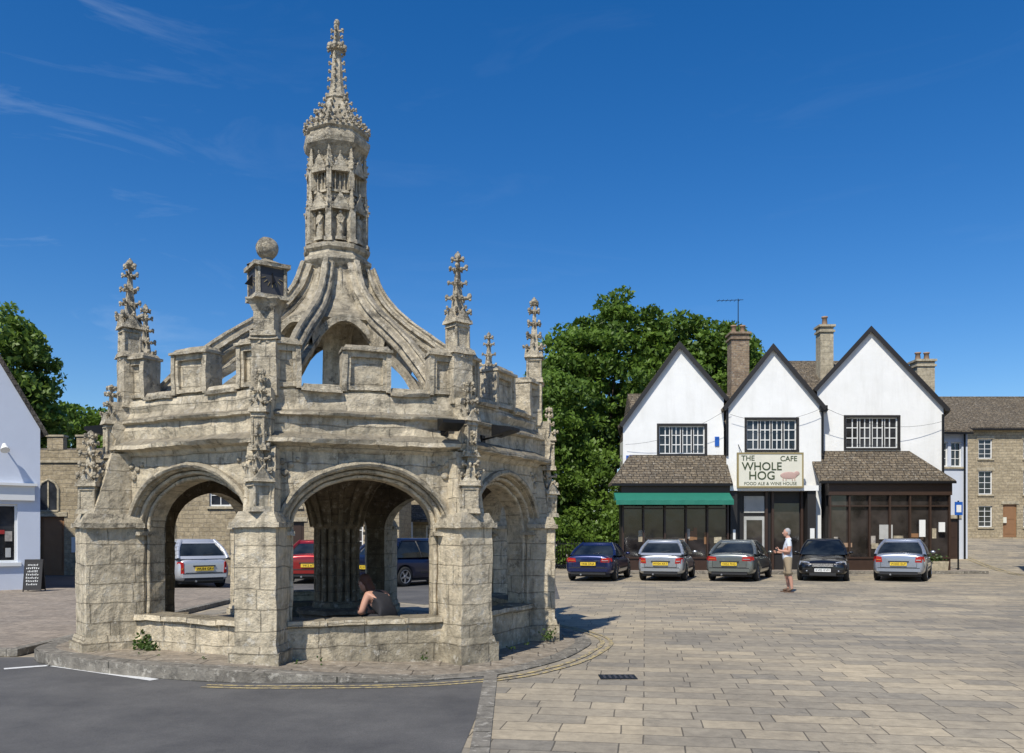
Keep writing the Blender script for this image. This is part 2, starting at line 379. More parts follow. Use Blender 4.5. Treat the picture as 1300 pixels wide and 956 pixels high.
mb.obj('drain_cover')
mb=MB()
for i in range(14):
    mb.box(-.32,-.17,3+i*.5,3.48+i*.5,-.05,.012,'kerb')
mb.obj('flush_kerb')

# ---------------------------------------------------------------- market cross
cross=empty('market_cross')
C0=Matrix.Translation((CX,CY,0)); TH0=-3.7
def corner(k,r=0): return C0@Matrix.Rotation(R(TH0+45*k),4,'Z')@Matrix.Translation((r,0,0))
def face(k): return C0@Matrix.Rotation(R(TH0+22.5+45*k),4,'Z')
def rough(co):
    p=Vector(co); d=noise.noise_vector(p*3.1)*.013+noise.noise_vector(p*10)*.009
    r=Vector((p.x-CX,p.y-CY,0))
    if r.length>2.5 and 2.6<p.z<3.5:
        w=min(1,(p.z-2.6)*6,(3.5-p.z)*6)
        d+=r.normalized()*w*(noise.noise((p.x*1.3,p.y*1.3,p.z*15))*.06-.008)
    return p+d
def rough2(co):
    p=Vector(co); return p+noise.noise_vector(p*7)*.008+noise.noise_vector(p*22)*.005
A=3.2*math.cos(R(22.5)); HW=3.2*math.sin(R(22.5))
ZT=2.68
def arch(w,sp,rise,pt=.05,n=22,base=None):
    o=[]
    if base is not None: o+=[(-w,base),(-w,(base+sp)/2)]
    for i in range(n+1):
        t=math.pi*(1-i/n); x=w*math.cos(t)
        o.append((x,sp+(rise-pt)*abs(math.sin(t))**.88+pt*(1-abs(x)/w)))
    if base is not None: o+=[(w,(base+sp)/2),(w,base)]
    return o
SP=1.66
w_=MB(); inn=MB()
for k in range(8):
    X=face(k)
    def layer(x,ap,half,ztop,mat,mbb):
        vs=[];fs=[]
        rows=5
        for (y,z) in ap:
            for j in range(rows+1): vs.append((x,y,z+(ztop-z)*j/rows))
        for i in range(len(ap)-1):
            for j in range(rows): a=i*(rows+1)+j; fs.append((a,a+rows+1,a+rows+2,a+1))
        mbb.add(vs,fs,mat,False,X)
        w=ap[-1][0]; zs=[-.1,.4,.8,1.25,SP,ztop]
        for sg in(-1,1):
            for a,b in zip(zs[:-1],zs[1:]):
                mbb.add([(x,sg*w,a),(x,sg*half,a),(x,sg*half,b),(x,sg*w,b)],[(0,1,2,3)],mat,False,X)
    def soffit(x0,x1,ap,mat,mbb,w):
        pts=[(-w,-.1),(-w,.8)]+ap+[(w,.8),(w,-.1)]
        vs=[(x0,y,z) for y,z in pts]+[(x1,y,z) for y,z in pts]; m=len(pts)
        mbb.add(vs,[(i,i+1,i+1+m,i+m) for i in range(m-1)],mat,False,X)
    a1=arch(1.0,SP,.80); a2=arch(.94,SP,.74); a3=arch(.88,SP,.68)
    layer(A,a1,HW,ZT,'cross',w_); soffit(A,A-.09,a1,'cross',w_,1.0)
    def ring(x,aa,bb,wa,wb):
        A_=[(-wa,-.1),(-wa,.8)]+aa+[(wa,.8),(wa,-.1)]; B_=[(-wb,-.1),(-wb,.8)]+bb+[(wb,.8),(wb,-.1)]; m=len(A_)
        w_.add([(x,y,z) for y,z in A_]+[(x,y,z) for y,z in B_],[(i,i+1,i+1+m,i+m) for i in range(m-1)],'cross',False,X)
    ring(A-.09,a1,a2,1.0,.94); soffit(A-.09,A-.16,a2,'cross',w_,.94); ring(A-.16,a2,a3,.94,.88)
    soffit(A-.16,A-.40,a3,'cross',w_,.88)
    layer(A-.40,a3,HW*.87,2.75,'inner_shade',inn)
    def roll(x,w,r,rise,base):
        path=arch(w,SP,rise,base=base)
        pr=[(x+r*math.cos(t),r*math.sin(t)) for t in [2*math.pi*i/6 for i in range(6)]]
        w_.sweep(path,pr,'cross',X,'yz',True)
    roll(A-.085,.97,.032,.77,.55); roll(A-.16,.905,.028,.71,.55)
    hood=arch(1.07,SP-.05,.90,.06)
    w_.sweep(hood,[(A-.02,-.03),(A+.055,-.03),(A+.075,.0),(A+.05,.035),(A-.02,.045)],'carved',X,'yz')
    for sg in(-1,1):
        w_.box(A-.30,A+.02,sg*.95-.08,sg*.95+.08,SP-.04,SP+.01,'carved',X)
    for sg in(-1,1):
        for q,(dy,dz,rr) in enumerate(((.99,.72,.05),(.92,.82,.04),(1.02,.86,.04),(.84,.88,.03),(1.06,.60,.035))):
            w_.sph((A+.01,sg*dy,SP+dz),(.03,rr,rr),'carved',X,6,4)
    if k not in(1,3):
        w_.box(A-.36,A-.02,-.96,.96,-.1,.52,'cross',X)
        for i in range(4):
            w_.box(A-.39,A+.035,-.96+i*.48,-.96+(i+1)*.48-.008,.52+.006*(i%2),.588-.005*(i%3),'cross',X,taper=.008)
        inn.box(A-.75,A-.37,-.9,.9,-.1,.40,'inner_shade',X)
    def merlon(y0,y1,z1=3.90,panel=True):
        w_.box(A-.24,A-.05,y0,y1,3.30,z1,'cross',X)
        if panel:
            f=.07
            w_.box(A-.05,A,y0,y0+f,3.42,z1,'cross',X); w_.box(A-.05,A,y1-f,y1,3.42,z1,'cross',X)
            w_.box(A-.05,A-.002,y0+f,y1-f,z1-f,z1,'cross',X); w_.box(A-.05,A-.002,y0+f,y1-f,3.42,3.47,'cross',X)
        w_.box(A-.28,A+.05,y0-.045,y1+.045,z1,z1+.035,'carved',X)
        w_.box(A-.26,A+.02,y0-.02,y1+.02,z1+.035,z1+.085,'carved',X,taper=.03)
        for y in(y0,y1):
            w_.box(A-.25,A+.022,y-.03,y+.03,3.40,z1,'carved',X)
    merlon(-.27,.27)
    merlon(-HW+.06,-HW+.40,3.92,True); merlon(HW-.40,HW-.06,3.92,True)
    for sg in(-1,1):
        y0,y1=sorted((sg*.30,sg*(HW-.43)))
        w_.box(A-.27,A+.05,y0,y1,3.37,3.41,'carved',X); w_.box(A-.22,A+.01,y0,y1,3.41,3.47,'carved',X,taper=.02)
rot=R(TH0)
prof=[(3.18,2.62),(3.24,2.66),(3.27,2.70),(3.40,2.73),(3.41,2.78),(3.30,2.83),(3.24,2.87),(3.225,2.98),(3.23,3.06),(3.30,3.08),(3.31,3.11),(3.23,3.15),(3.20,3.22),(3.195,3.38),(2.92,3.38),(2.92,3.15)]
w_.lathe(prof,8,'cross',C0,rot,seg=30)
w_.lathe([(2.95,3.22),(1.6,3.34),(.2,3.42),(.01,3.42)],8,'carved',C0,rot,seg=3)
w_.obj('arcade_and_parapet',cross,sub=.14,disp=rough)
inn.lathe([(2.86,2.5),(2.6,2.62),(2.0,2.78),(1.4,2.82),(1.0,2.74),(.72,2.5),(.50,2.2),(.40,1.95),(.35,1.80)],16,'inner_shade',C0,rot,seg=2,smooth=True)
inn.lathe([(.38,1.82),(.40,1.78),(.36,1.72),(.30,1.70),(.30,.62),(.38,.58),(.40,.5),(.64,.48),(.66,.42),(.60,.40),(.60,0)],8,'inner_shade',C0,rot,seg=2)
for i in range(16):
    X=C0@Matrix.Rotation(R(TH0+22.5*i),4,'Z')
    inn.cyl((.31,0,.6),(.31,0,1.74),.045,.045,'inner_shade',8,X)
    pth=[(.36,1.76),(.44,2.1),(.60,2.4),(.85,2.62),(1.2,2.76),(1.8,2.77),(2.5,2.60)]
    inn.sweep(pth,[(-.03,-.05),(.03,-.05),(.03,.04),(-.03,.04)],'inner_shade',X,'xz')
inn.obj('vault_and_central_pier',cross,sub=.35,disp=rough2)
def crocket(m,x,y,z,s,X,dx,dy):
    d=Vector((dx,dy,0)).normalized(); p=Vector((x,y,z))
    m.cyl(p,p+d*s*.9+Vector((0,0,s*.1)),s*.38,s*.30,'carved',5,X)
    q=p+d*s*1.0+Vector((0,0,s*.35)); m.sph(q,(s*.42,s*.42,s*.5),'carved',X,6,4)
    m.sph(q+Vector((0,0,-s*.55))+d*s*.1,(s*.26,s*.26,s*.3),'carved',X,5,4)
def pinnacle(m,X,z0,zs,z1,w,tiers=4,big=1.0,rotd=0):
    X=X@Matrix.Rotation(R(rotd),4,'Z')
    m.box(-w/2,w/2,-w/2,w/2,z0,zs,'carved',X)
    for (a,b,c) in ((z0,z0+.06,.04),(zs-.10,zs-.05,.02),(zs-.05,zs,.045)):
        m.box(-w/2-c,w/2+c,-w/2-c,w/2+c,a,b,'carved',X,taper=.012)
    for sx in(-1,1):
        for sy in(-1,1): m.cyl((sx*w/2,sy*w/2,z0+.06),(sx*w/2,sy*w/2,zs-.1),w*.10,w*.10,'carved',6,X)
    gh_=w*.75
    for i in range(4):
        Y=X@Matrix.Rotation(R(90*i),4,'Z')
        m.prism([(w/2+.0,-w*.55,zs),(w/2+.0,w*.55,zs),(w/2,0,zs+gh_)],(.035,0,0),'carved',Y)
        crocket(m,w/2+.02,0,zs+gh_-.02,w*.18*big,Y,1,0)
    H=z1-zs; b=w*.42
    m.lathe([(b*1.3,zs),(b*.9,zs+H*.25),(b*.55,zs+H*.55),(b*.33,zs+H*.82),(b*.3,zs+H*.86)],4,'carved',X,R(45))
    for t in range(tiers):
        f=(t+.55)/tiers*.84; z=zs+H*f; rr=b*1.2*(1-f)+b*.25; s=w*.25*big*(1.15-f*.45)*random.uniform(.85,1.12)
        for i in range(4):
            a=R(45+90*i); crocket(m,rr*math.cos(a)*.85,rr*math.sin(a)*.85,z,s*random.uniform(.85,1.1),X,math.cos(a),math.sin(a))
            a=R(90*i); crocket(m,rr*math.cos(a)*.5,rr*math.sin(a)*.5,z-.02,s*.7,X,math.cos(a),math.sin(a))
    zf=zs+H*.87; s=w*.30*big
    for i in range(4):
        a=R(45+90*i); crocket(m,0,0,zf,s*.8,X,math.cos(a),math.sin(a))
    m.sph((0,0,zf+H*.06),(s*.55,s*.55,H*.06),'carved',X,6,5)
    m.cyl((0,0,zf),(0,0,z1),s*.3,s*.16,'carved',6,X)
b_=MB(); p_=MB()
for k in range(8):
    X=corner(k)
    RO={5:3.70,6:3.5,7:3.5,0:3.42}.get(k,3.5); hw=.245
    b_.box(3.0,RO+.07,-hw-.055,hw+.055,-.1,.26,'cross',X)
    b_.box(3.0,RO+.04,-hw-.03,hw+.03,.26,.34,'cross',X,taper=.02)
    b_.box(3.0,RO,-hw,hw,.3,1.72,'cross',X)
    b_.box(3.0,RO+.045,-hw-.05,hw+.05,1.72,1.78,'carved',X)
    b_.box(3.0,RO+.02,-hw-.02,hw+.02,1.78,1.90,'carved',X,taper=.05)
    ru=RO-.10; rt=min(RO-.20,3.38)
    vs=[(3.0,-.19,1.88),(3.0,.19,1.88),(ru,.19,1.88),(ru,-.19,1.88),(3.0,-.17,2.68),(3.0,.17,2.68),(rt,.17,2.68),(rt,-.17,2.68)]
    b_.add(vs,[(0,3,2,1),(4,5,6,7),(0,1,5,4),(1,2,6,5),(2,3,7,6),(3,0,4,7)],'cross',False,X)
    pinnacle(p_,corner(k,RO-.12),1.9,2.30,2.98,.19,4,1.35,45)
    pinnacle(p_,corner(k,3.33),2.62,3.12,3.60,.14,3,1.6,0)
    b_.box(3.05,3.34,-.12,.12,2.7,3.36,'cross',X)
    b_.box(2.88,3.22,-.15,.15,3.30,3.96,'cross',X)
    b_.box(2.86,3.25,-.18,.18,3.96,4.02,'carved',X,taper=.02)
    if k==6:
        T=corner(k,3.10)
        p_.box(-.125,.125,-.125,.125,3.98,4.42,'carved',T); 
        p_.box(-.16,.16,-.16,.16,4.0,4.06,'carved',T)
        p_.lathe([(.18,4.30),(.24,4.40),(.28,4.43),(.28,4.45)],4,'carved',T,R(45))
        Q=T@Matrix.Rotation(R(38),4,'Z')
        p_.box(-.175,.175,-.175,.175,4.45,4.81,'carved',Q)
        for (z,c) in((4.435,.03),(4.81,.045)):
            p_.box(-.175-c,.175+c,-.175-c,.175+c,z,z+.045,'carved',Q)
        for i in range(4):
            Y=Q@Matrix.Rotation(R(90*i),4,'Z')
            p_.box(.175,.181,-.15,.15,4.485,4.80,'lead',Y)
            p_.box(.175,.190,-.172,-.145,4.48,4.81,'carved',Y);p_.box(.175,.190,.145,.172,4.48,4.81,'carved',Y)
            p_.prism([(.181,-.005,4.74),(.181,-.005,4.60),(.27,-.005,4.61)],(0,.010,0),'iron',Y)
            for j in range(7):
                a=R(-75+25*j); p_.box(.181,.186,-.003,.003,.08,.13,'gold',Y@Matrix.Translation((0,0,4.70))@Matrix.Rotation(math.pi+a,4,'X'))
        p_.lathe([(.24,4.855),(.20,4.88),(.12,4.91),(.07,4.93),(.06,4.97)],12,'carved',T,0,True)
        p_.sph((0,0,5.08),.135,'carved',T,16,12)
    else:
        pinnacle(p_,corner(k,3.10),3.98,4.40,5.30,.20,4,1.35,0)
b_.obj('buttresses',cross,sub=.14,disp=rough,)
p_.obj('pinnacles',cross,disp=rough2)
# crown ribs
r_=MB()
path=[(2.9,3.1),(2.72,3.4),(2.45,3.72),(2.15,4.02),(1.8,4.32),(1.45,4.57),(1.1,4.81),(.80,5.08),(.58,5.38),(.45,5.74)]
def refine(p,k=2):
    for _ in range(k):
        q=[p[0]]
        for a,b in zip(p[:-1],p[1:]): q+=[(a[0]*.75+b[0]*.25,a[1]*.75+b[1]*.25),(a[0]*.25+b[0]*.75,a[1]*.25+b[1]*.75)]
        q.append(p[-1]); p=q
    return p
path=refine(path)
hp_=[(.035,.17),(.045,.14),(.022,.115),(.03,.09),(.085,.07),(.10,.035),(.055,.01),(.055,-.02),(.085,-.045),(.08,-.08),(.03,-.13)]
pr=[(a,-b) for a,b in hp_]+[(-a,-b) for a,b in hp_[::-1]]
low=refine([(2.35,3.35),(2.0,3.80),(1.6,4.10),(1.2,4.35),(.85,4.62),(.58,4.95),(.40,5.3)])
for k in range(8):
    r_.sweep(path,pr,'carved',corner(k),'xz')
    r_.sweep(low,[(-.05,-.05),(.05,-.05),(.03,.05),(-.03,.05)],'carved',corner(k),'xz')
    up=[p for p in path if p[0]<1.5]; lo=[p for p in low if p[0]<1.45]
    N=14
    def samp(pl,t):
        f=t*(len(pl)-1); i=min(len(pl)-2,int(f)); u=f-i; return (pl[i][0]*(1-u)+pl[i+1][0]*u,pl[i][1]*(1-u)+pl[i+1][1]*u)
    U=[samp(up,i/N) for i in range(N+1)]; Lw=[samp(lo,i/N) for i in range(N+1)]
    for yy in(-.035,.035):
        r_.add([(a,yy,z) for a,z in U]+[(a,yy,z) for a,z in Lw],[(i,i+1,i+N+2,i+N+1) for i in range(N)],'carved',False,corner(k))
r_.lathe([(.44,5.75),(.50,5.5),(.62,5.22),(.80,4.99),(1.02,4.80),(.92,4.74),(.68,4.9),(.5,5.1)],8,'carved',C0,rot,seg=4)
for k in range(8):
    F=face(k); a0=math.cos(R(22.5))
    r0=1.05*a0; half=1.05*math.sin(R(22.5))
    pts=[(-half+2*half*i/10, 4.80-.30*((2*i/10-1)**2)) for i in range(11)]
    r_.sweep(pts,[(r0-.06,-.05),(r0+.03,-.05),(r0+.03,.05),(r0-.06,.05)],'carved',F,'yz')
    r_.cyl((r0*.62,0,4.98),(r0*.42,0,5.7),.03,.03,'carved',6,F)
r_.lathe([(.40,3.38),(.34,3.5),(.24,3.62),(.22,4.6),(.28,4.95),(.36,5.2),(.42,5.6)],8,'carved',C0,rot,seg=2)
r_.obj('crown_ribs',cross,disp=rough2)
l_=MB()
l_.lathe([(.30,5.3),(.40,5.55),(.44,5.68),(.52,5.78),(.55,5.82),(.55,5.87),(.49,5.91),(.47,5.96),(.52,6.0),(.53,6.05),(.47,6.09),(.40,6.12),(.385,6.2),(.385,6.85),(.37,6.9),(.36,7.45),(.40,7.5),(.44,7.56),(.51,7.62),(.53,7.68),(.53,7.73),(.47,7.78),(.46,7.83),(.50,7.86),(.50,7.90),(.43,7.93),(.36,8.02),(.30,8.16),(.22,8.30),(.17,8.42),(.19,8.44),(.19,8.48),(.13,8.52),(.10,8.75),(.085,8.95),(.06,9.3),(.04,9.6),(.01,9.7)],8,'carved',C0,rot,seg=1)
for i in range(8):
    X=corner(i)
    l_.box(.38,.49,-.045,.045,6.1,6.62,'carved',X)
    l_.box(.37,.51,-.06,.06,6.08,6.14,'carved',X)
    for (z0,z1,rr) in((6.6,6.98,.455),(7.22,7.58,.44)):
        Y=corner(i,rr)
        l_.lathe([(.06,z0),(.045,z0+.12),(.012,z1)],4,'carved',Y,0)
        for q,f in enumerate((.15,.42,.68)):
            for a in(0,90,270): crocket(l_,.035*(1-f)*math.cos(R(a)),.035*(1-f)*math.sin(R(a)),z0+(z1-z0)*f,.034*(1.2-f),Y,math.cos(R(a)),math.sin(R(a)))
    l_.box(.36,.465,-.038,.038,6.9,7.25,'carved',X)
    for (r,z,s) in((.49,7.93,.06),(.42,8.02,.06),(.36,8.14,.06),(.29,8.27,.055),(.22,8.38,.05)):
        crocket(l_,r-.04,0,z,s,X,1,0)
    F=face(i); a=.385*math.cos(R(22.5))
    for sg in(-1,1):
        crocket(l_,.44,sg*.09,7.93,.055,F,1,0); crocket(l_,.36,sg*.07,8.05,.05,F,1,0)
    crocket(l_,.42,0,7.93,.066,F,1,0); crocket(l_,.34,0,8.1,.055,F,1,0); crocket(l_,.26,0,8.22,.05,F,1,0)
    for (zb,ww,hh,out) in((6.62,.135,.24,.095),(7.2,.13,.25,.085)):
        l_.prism([(a,-ww,zb),(a,ww,zb),(a,0,zb+hh)],(out,0,0),'carved',F)
        l_.box(a,a+out+.012,-ww,ww,zb-.035,zb,'carved',F)
        for f in(.25,.6):
            for sg in(-1,1): crocket(l_,a+out*.6,sg*ww*(1-f),zb+hh*f,.030,F,.3,sg)
        crocket(l_,a+out*.6,0,zb+hh,.036,F,1,0)
    for sg in(-1,1):
        l_.cyl((a+.03,sg*.115,6.12),(a+.03,sg*.115,6.6),.016,.016,'carved',5,F)
        l_.cyl((a+.02,sg*.07,6.88),(a+.02,sg*.07,7.2),.012,.012,'carved',5,F)
    l_.box(a-.01,a+.02,-.012,.012,6.88,7.2,'carved',F)
    l_.box(a-.01,a+.035,-.14,.14,6.86,6.90,'carved',F)
    s=(i*37%5)/5
    l_.box(a,a+.10,-.075,.075,6.12,6.17,'carved',F)
    l_.lathe([(.055,6.17),(.06,6.22),(.045,6.36),(.06,6.46),(.05,6.50),(.02,6.52)],8,'carved',F@Matrix.Translation((a+.045,0,0)),0,True)
    l_.sph((a+.05,.0,6.545),(.028,.026,.035),'carved',F,8,6)
    l_.cyl((a+.06,.05,6.47),(a+.10,.02,6.37),.018,.014,'carved',6,F); l_.cyl((a+.06,-.05,6.47),(a+.10,-.02+.02*s,6.35+.06*s),.018,.014,'carved',6,F)
for (z,r,s) in((8.52,.14,.065),(8.64,.12,.055),(8.77,.11,.06),(8.90,.10,.05),(9.02,.085,.055),(9.13,.07,.045),(9.24,.055,.09),(9.33,.05,.06),(9.43,.04,.055),(9.53,.035,.06)):
    for i in range(4 if s<.08 else 8):
        a=R(TH0+90*i) if s<.08 else R(TH0+45*i); crocket(l_,r*.7*math.cos(a),r*.7*math.sin(a),z,s,C0,math.cos(a),math.sin(a))
l_.sph((0,0,9.31),(.09,.09,.05),'carved',C0,8,6); l_.sph((0,0,9.66),(.045,.045,.07),'carved',C0,8,6)
l_.obj('lantern_and_spire',cross,disp=rough2)
f_=MB()
for k,y,z in((4,.75,3.02),(6,.98,2.98),(7,-.70,2.98)):
    X=face(k)
    f_.cyl((A,y,z-.08),(A+.32,y,z-.02),.014,.014,'iron',6,X)
    f_.prism([(A+.22,y-.14,z-.05),(A+.50,y-.14,z+.02),(A+.50,y-.14,z+.06),(A+.22,y-.14,z+.10)],(0,.28,0),'iron',X)
    f_.box(A,A+.03,y-.05,y+.05,z-.14,z-.02,'iron',X)
f_.obj('floodlights',cross)
def leafclump(mb_,c,r,n,size,mat='leaf2'):
    for _ in range(n):
        p=Vector(c)+Vector((random.gauss(0,r),random.gauss(0,r),abs(random.gauss(0,r*1.5))))
        d=Vector((random.uniform(-1,1),random.uniform(-1,1),random.uniform(0,1))).normalized()*size; e=d.orthogonal().normalized()*size*.4
        mb_.add([p,p+d*.5+e,p+d,p+d*.5-e],[(0,1,2,3)],mat)
wd=MB(); leafclump(wd,(-4.75,10.95,.15),.06,110,.055); leafclump(wd,(-4.6,10.8,.14),.04,40,.05); leafclump(wd,(.55,12.65,.06),.05,50,.05)
for _ in range(30):
    a=random.uniform(-2.7,.2); leafclump(wd,(CX+3.35*math.cos(a),CY+3.35*math.sin(a),.08),.03,5,.035)
wd.obj('weeds',recalc=False)

# ---------------------------------------------------------------- buildings helpers
def wall(mb_,x0,x1,z0,top,holes,y,mat,X=None,brk=(),rev=.14,revmat=None):
    xs_=sorted(set([x0,x1]+[b for b in brk if x0<b<x1]+[h[i] for h in holes for i in(0,1)]))
    zs_=sorted(set([z0]+[h[i] for h in holes for i in(2,3)]))
    for a,b in zip(xs_[:-1],xs_[1:]):
        for j in range(len(zs_)):
            lo=zs_[j]; last=j==len(zs_)-1
            if last: ta,tb=top(a+1e-6),top(b-1e-6)
            else: ta=tb=zs_[j+1]
            m=(a+b)/2; mz=(lo+min(ta,tb))/2
            if any(h[0]<m<h[1] and h[2]<mz<h[3] for h in holes): continue
            mb_.quad((a,y,lo),(b,y,lo),(b,y,tb),(a,y,ta),mat,X)
    for h in holes:
        a,b,c,d=h[:4]; rm=revmat or mat
        mb_.quad((a,y,c),(b,y,c),(b,y+rev,c),(a,y+rev,c),rm,X); mb_.quad((a,y,d),(b,y,d),(b,y+rev,d),(a,y+rev,d),rm,X)
        mb_.quad((a,y,c),(a,y,d),(a,y+rev,d),(a,y+rev,c),rm,X); mb_.quad((b,y,c),(b,y,d),(b,y+rev,d),(b,y+rev,c),rm,X)
def window(mb_,x0,x1,z0,z1,y,cols,rows,X=None,frame='whitepaint',glass='glass',rev=.14,fw=.05,mw=.022,sill=None,groups=1,out=None):
    yg=y+rev-.03
    mb_.quad((x0,yg,z0),(x1,yg,z0),(x1,yg,z1),(x0,yg,z1),glass,X)
    a,b=yg-.05,yg-.004
    mb_.box(x0,x1,a,b,z0,z0+fw,frame,X); mb_.box(x0,x1,a,b,z1-fw,z1,frame,X)
    mb_.box(x0,x0+fw,a-.002,b,z0+fw,z1-fw,frame,X); mb_.box(x1-fw,x1,a-.002,b,z0+fw,z1-fw,frame,X)
    gw=(x1-x0-2*fw)/groups
    for g in range(1,groups):
        xx=x0+fw+g*gw; mb_.box(xx-fw*.7,xx+fw*.7,a-.004,b,z0+fw,z1-fw,out or frame,X)
        if out:
            for s_ in(-1,1): mb_.box(min(xx+s_*fw*.7,xx+s_*(fw*.7+.03)),max(xx+s_*fw*.7,xx+s_*(fw*.7+.03)),a,b,z0+fw,z1-fw,frame,X)
    for g in range(groups):
        gx=x0+fw+g*gw
        for c in range(1,cols):
            xx=gx+c*gw/cols; mb_.box(xx-mw/2,xx+mw/2,a+.015,b,z0+fw,z1-fw,frame,X)
    for r in range(1,rows):
        zz=z0+r*(z1-z0)/rows; mb_.box(x0+fw,x1-fw,a+.018,b+.001,zz-mw/2,zz+mw/2,frame,X)
    if out:
        o=.09
        mb_.box(x0-o,x1+o,y-.035,y+.02,z1,z1+o,out,X); mb_.box(x0-o,x1+o,y-.06,y+.02,z0-o,z0,out,X)
        mb_.box(x0-o,x0,y-.033,y+.02,z0,z1,out,X); mb_.box(x1,x1+o,y-.033,y+.02,z0,z1,out,X)
    elif sill: mb_.box(x0-.08,x1+.08,y-.07,y+rev-.04,z0-.10,z0-.002,sill,X)
def slope(mb_,a,b,y0,y1,th,mat,X=None,skew=0):
    dx,dz=b[0]-a[0],b[1]-a[1]; l=math.hypot(dx,dz); n=(-dz/l,dx/l)
    if n[1]<0: n=(-n[0],-n[1])
    mb_.prism([(a[0],y0,a[1]),(b[0],y0,b[1]),(b[0]+n[0]*th,y0,b[1]+n[1]*th),(a[0],y0,a[1]+th/max(.3,abs(n[1])))],(skew*(y1-y0),y1-y0,0),mat,X)
def chimney(mb_,x,y,z0,z1,w,d,mat,pots=1,X=None,potmat='clay',poth=.4):
    mb_.box(x-w/2,x+w/2,y-d/2,y+d/2,z0,z1,mat,X); mb_.box(x-w/2-.06,x+w/2+.06,y-d/2-.06,y+d/2+.06,z1-.25,z1-.15,mat,X)
    mb_.box(x-w/2-.08,x+w/2+.08,y-d/2-.08,y+d/2+.08,z1,z1+.1,mat,X)
    for i in range(pots):
        px=x+(i-(pots-1)/2)*w*.5
        mb_.lathe([(.14,z1+.1),(.11,z1+.1+poth*.8),(.15,z1+.1+poth*.85),(.15,z1+.1+poth),(.09,z1+.1+poth)],10,potmat,(X or Matrix())@Matrix.Translation((px,y,0)),0,True)

# ---------------------------------------------------------------- pub
pub=empty('white_gabled_pub')
m=MB()
def gable(m,x0,x1,y,zl,zr,xa,za,win,z0=0,depth=4.0,cols=2,rows=3,groups=4,sk=.25):
    def top(x):
        return zl+(za-zl)*(x-x0)/(xa-x0) if x<=xa else zr+(za-zr)*(x1-x)/(x1-xa)
    wall(m,x0,x1,z0,top,[win],y,'white',None,(xa,),.16,'black')
    window(m,*win,y,cols,rows,None,'whitepaint','glass',.16,.05,.038,groups=groups,out='black')
    k=sk*depth
    m.quad((x0,y,z0),(x0+k,y+depth,z0),(x0+k,y+depth,zl),(x0,y,zl),'white'); m.quad((x1,y,z0),(x1+k,y+depth,z0),(x1+k,y+depth,zr),(x1,y,zr),'white')
    m.add([(x0+k,y+depth,z0),(x1+k,y+depth,z0),(x1+k,y+depth,zr),(xa+k,y+depth,za),(x0+k,y+depth,zl)],[(0,1,2,3,4)],'white')
    for (xe,ze) in((x0,zl),(x1,zr)):
        dx=xe-xa;dz=ze-za;l=math.hypot(dx,dz);e=1+.32/l
        be=(xa+dx*e,za+dz*e)
        slope(m,(xa,za+.02),(be[0],be[1]+.02),y-.12,y+depth,.08,'tile',None,sk)
        n=(-dz/l,dx/l)
        if n[1]>0:n=(-n[0],-n[1])
        w=.17
        m.prism([(xa,y-.17,za+.14),(be[0],y-.17,be[1]+.14),(be[0]+n[0]*w,y-.17,be[1]+.14+n[1]*w),(xa,y-.17,za+.14-w/max(.3,abs(n[1])))],(0,.045,0),'black')
gable(m,4.72,9.0,36.0,6.35,7.45,7.10,9.65,(6.25,8.2,5.02,6.22),depth=3.0,sk=.15)
gable(m,9.0,12.98,35.55,7.0,7.0,10.93,9.45,(9.85,11.95,5.15,6.42),depth=3.4,sk=.27)
gable(m,12.98,18.35,36.02,7.85,7.0,15.22,10.3,(14.2,16.42,5.27,6.58),depth=3.2,sk=.36)
m.prism([(5.6,38.8,6.3),(5.6,41.0,8.4),(5.6,44,6.3)],(5.3,0,0),'tile'); m.box(5.6,10.9,38.9,43.9,0,6.3,'cream')
m.prism([(13.4,38.9,8.0),(13.4,42,10.2),(13.4,46,8.0)],(5.6,0,0),'tile')
m.box(13.4,18.9,39.0,45.9,0,8.0,'cream')
m.obj('upper_walls_and_roofs',pub)
m=MB()
def shop(m,x0,x1,y0,zt,n,plinth=.6):
    m.box(x0,x1,y0+.35,36.0,0,zt,'black')
    m.box(x0,x1,y0,y0+.34,0,plinth,'brown'); m.box(x0-.05,x1+.05,y0-.05,y0+.34,plinth,plinth+.07,'brown')
    m.box(x0-.04,x1+.04,y0-.06,y0+.34,zt-.48,zt,'brown')
    m.quad((x0,y0+.12,plinth),(x1,y0+.12,plinth),(x1,y0+.12,zt-.45),(x0,y0+.12,zt-.45),'shopglass')
    for i in range(n+1):
        x=x0+(x1-x0)*i/n; w=.07 if i in(0,n) else .035
        m.box(max(x0,x-w),min(x1,x+w),y0-.02,y0+.11,plinth+.07,zt-.48,'brown')
    m.box(x0,x1,y0+.01,y0+.10,zt-.95,zt-.90,'brown')
    for i in range(n*3):
        xx=x0+.25+(x1-x0-.5)*random.random(); 
        if i%3!=1:
            zz=1.0+random.random()*.5; ww=random.uniform(.06,.2); m.box(xx-ww,xx+ww,y0+.100+i*.0006,y0+.1195,zz,zz+random.uniform(.15,.5),random.choice(('goods','clay','ashlar','brick','wood')))
shop(m,4.55,8.95,34.95,3.60,5); shop(m,13.1,18.1,34.95,3.70,6)
def lean(m,x0,x1,y0,y1,z0,z1,hl,hr):
    t=.10
    a=[(x0,y0,z0),(x1,y0,z0),(x1-hr,y1,z1),(x0+hl,y1,z1)]
    m.prism(a,(0,0,t),'tile')
    if hl: m.prism([(x0,y0,z0),(x0+hl,y1,z1),(x0,y1,z0)],(0,0,t),'tile')
    if hr: m.prism([(x1,y0,z0),(x1,y1,z0),(x1-hr,y1,z1)],(0,0,t),'tile')
    m.box(x0,x1,y0-.06,y0,z0-.03,z0+.07,'iron')
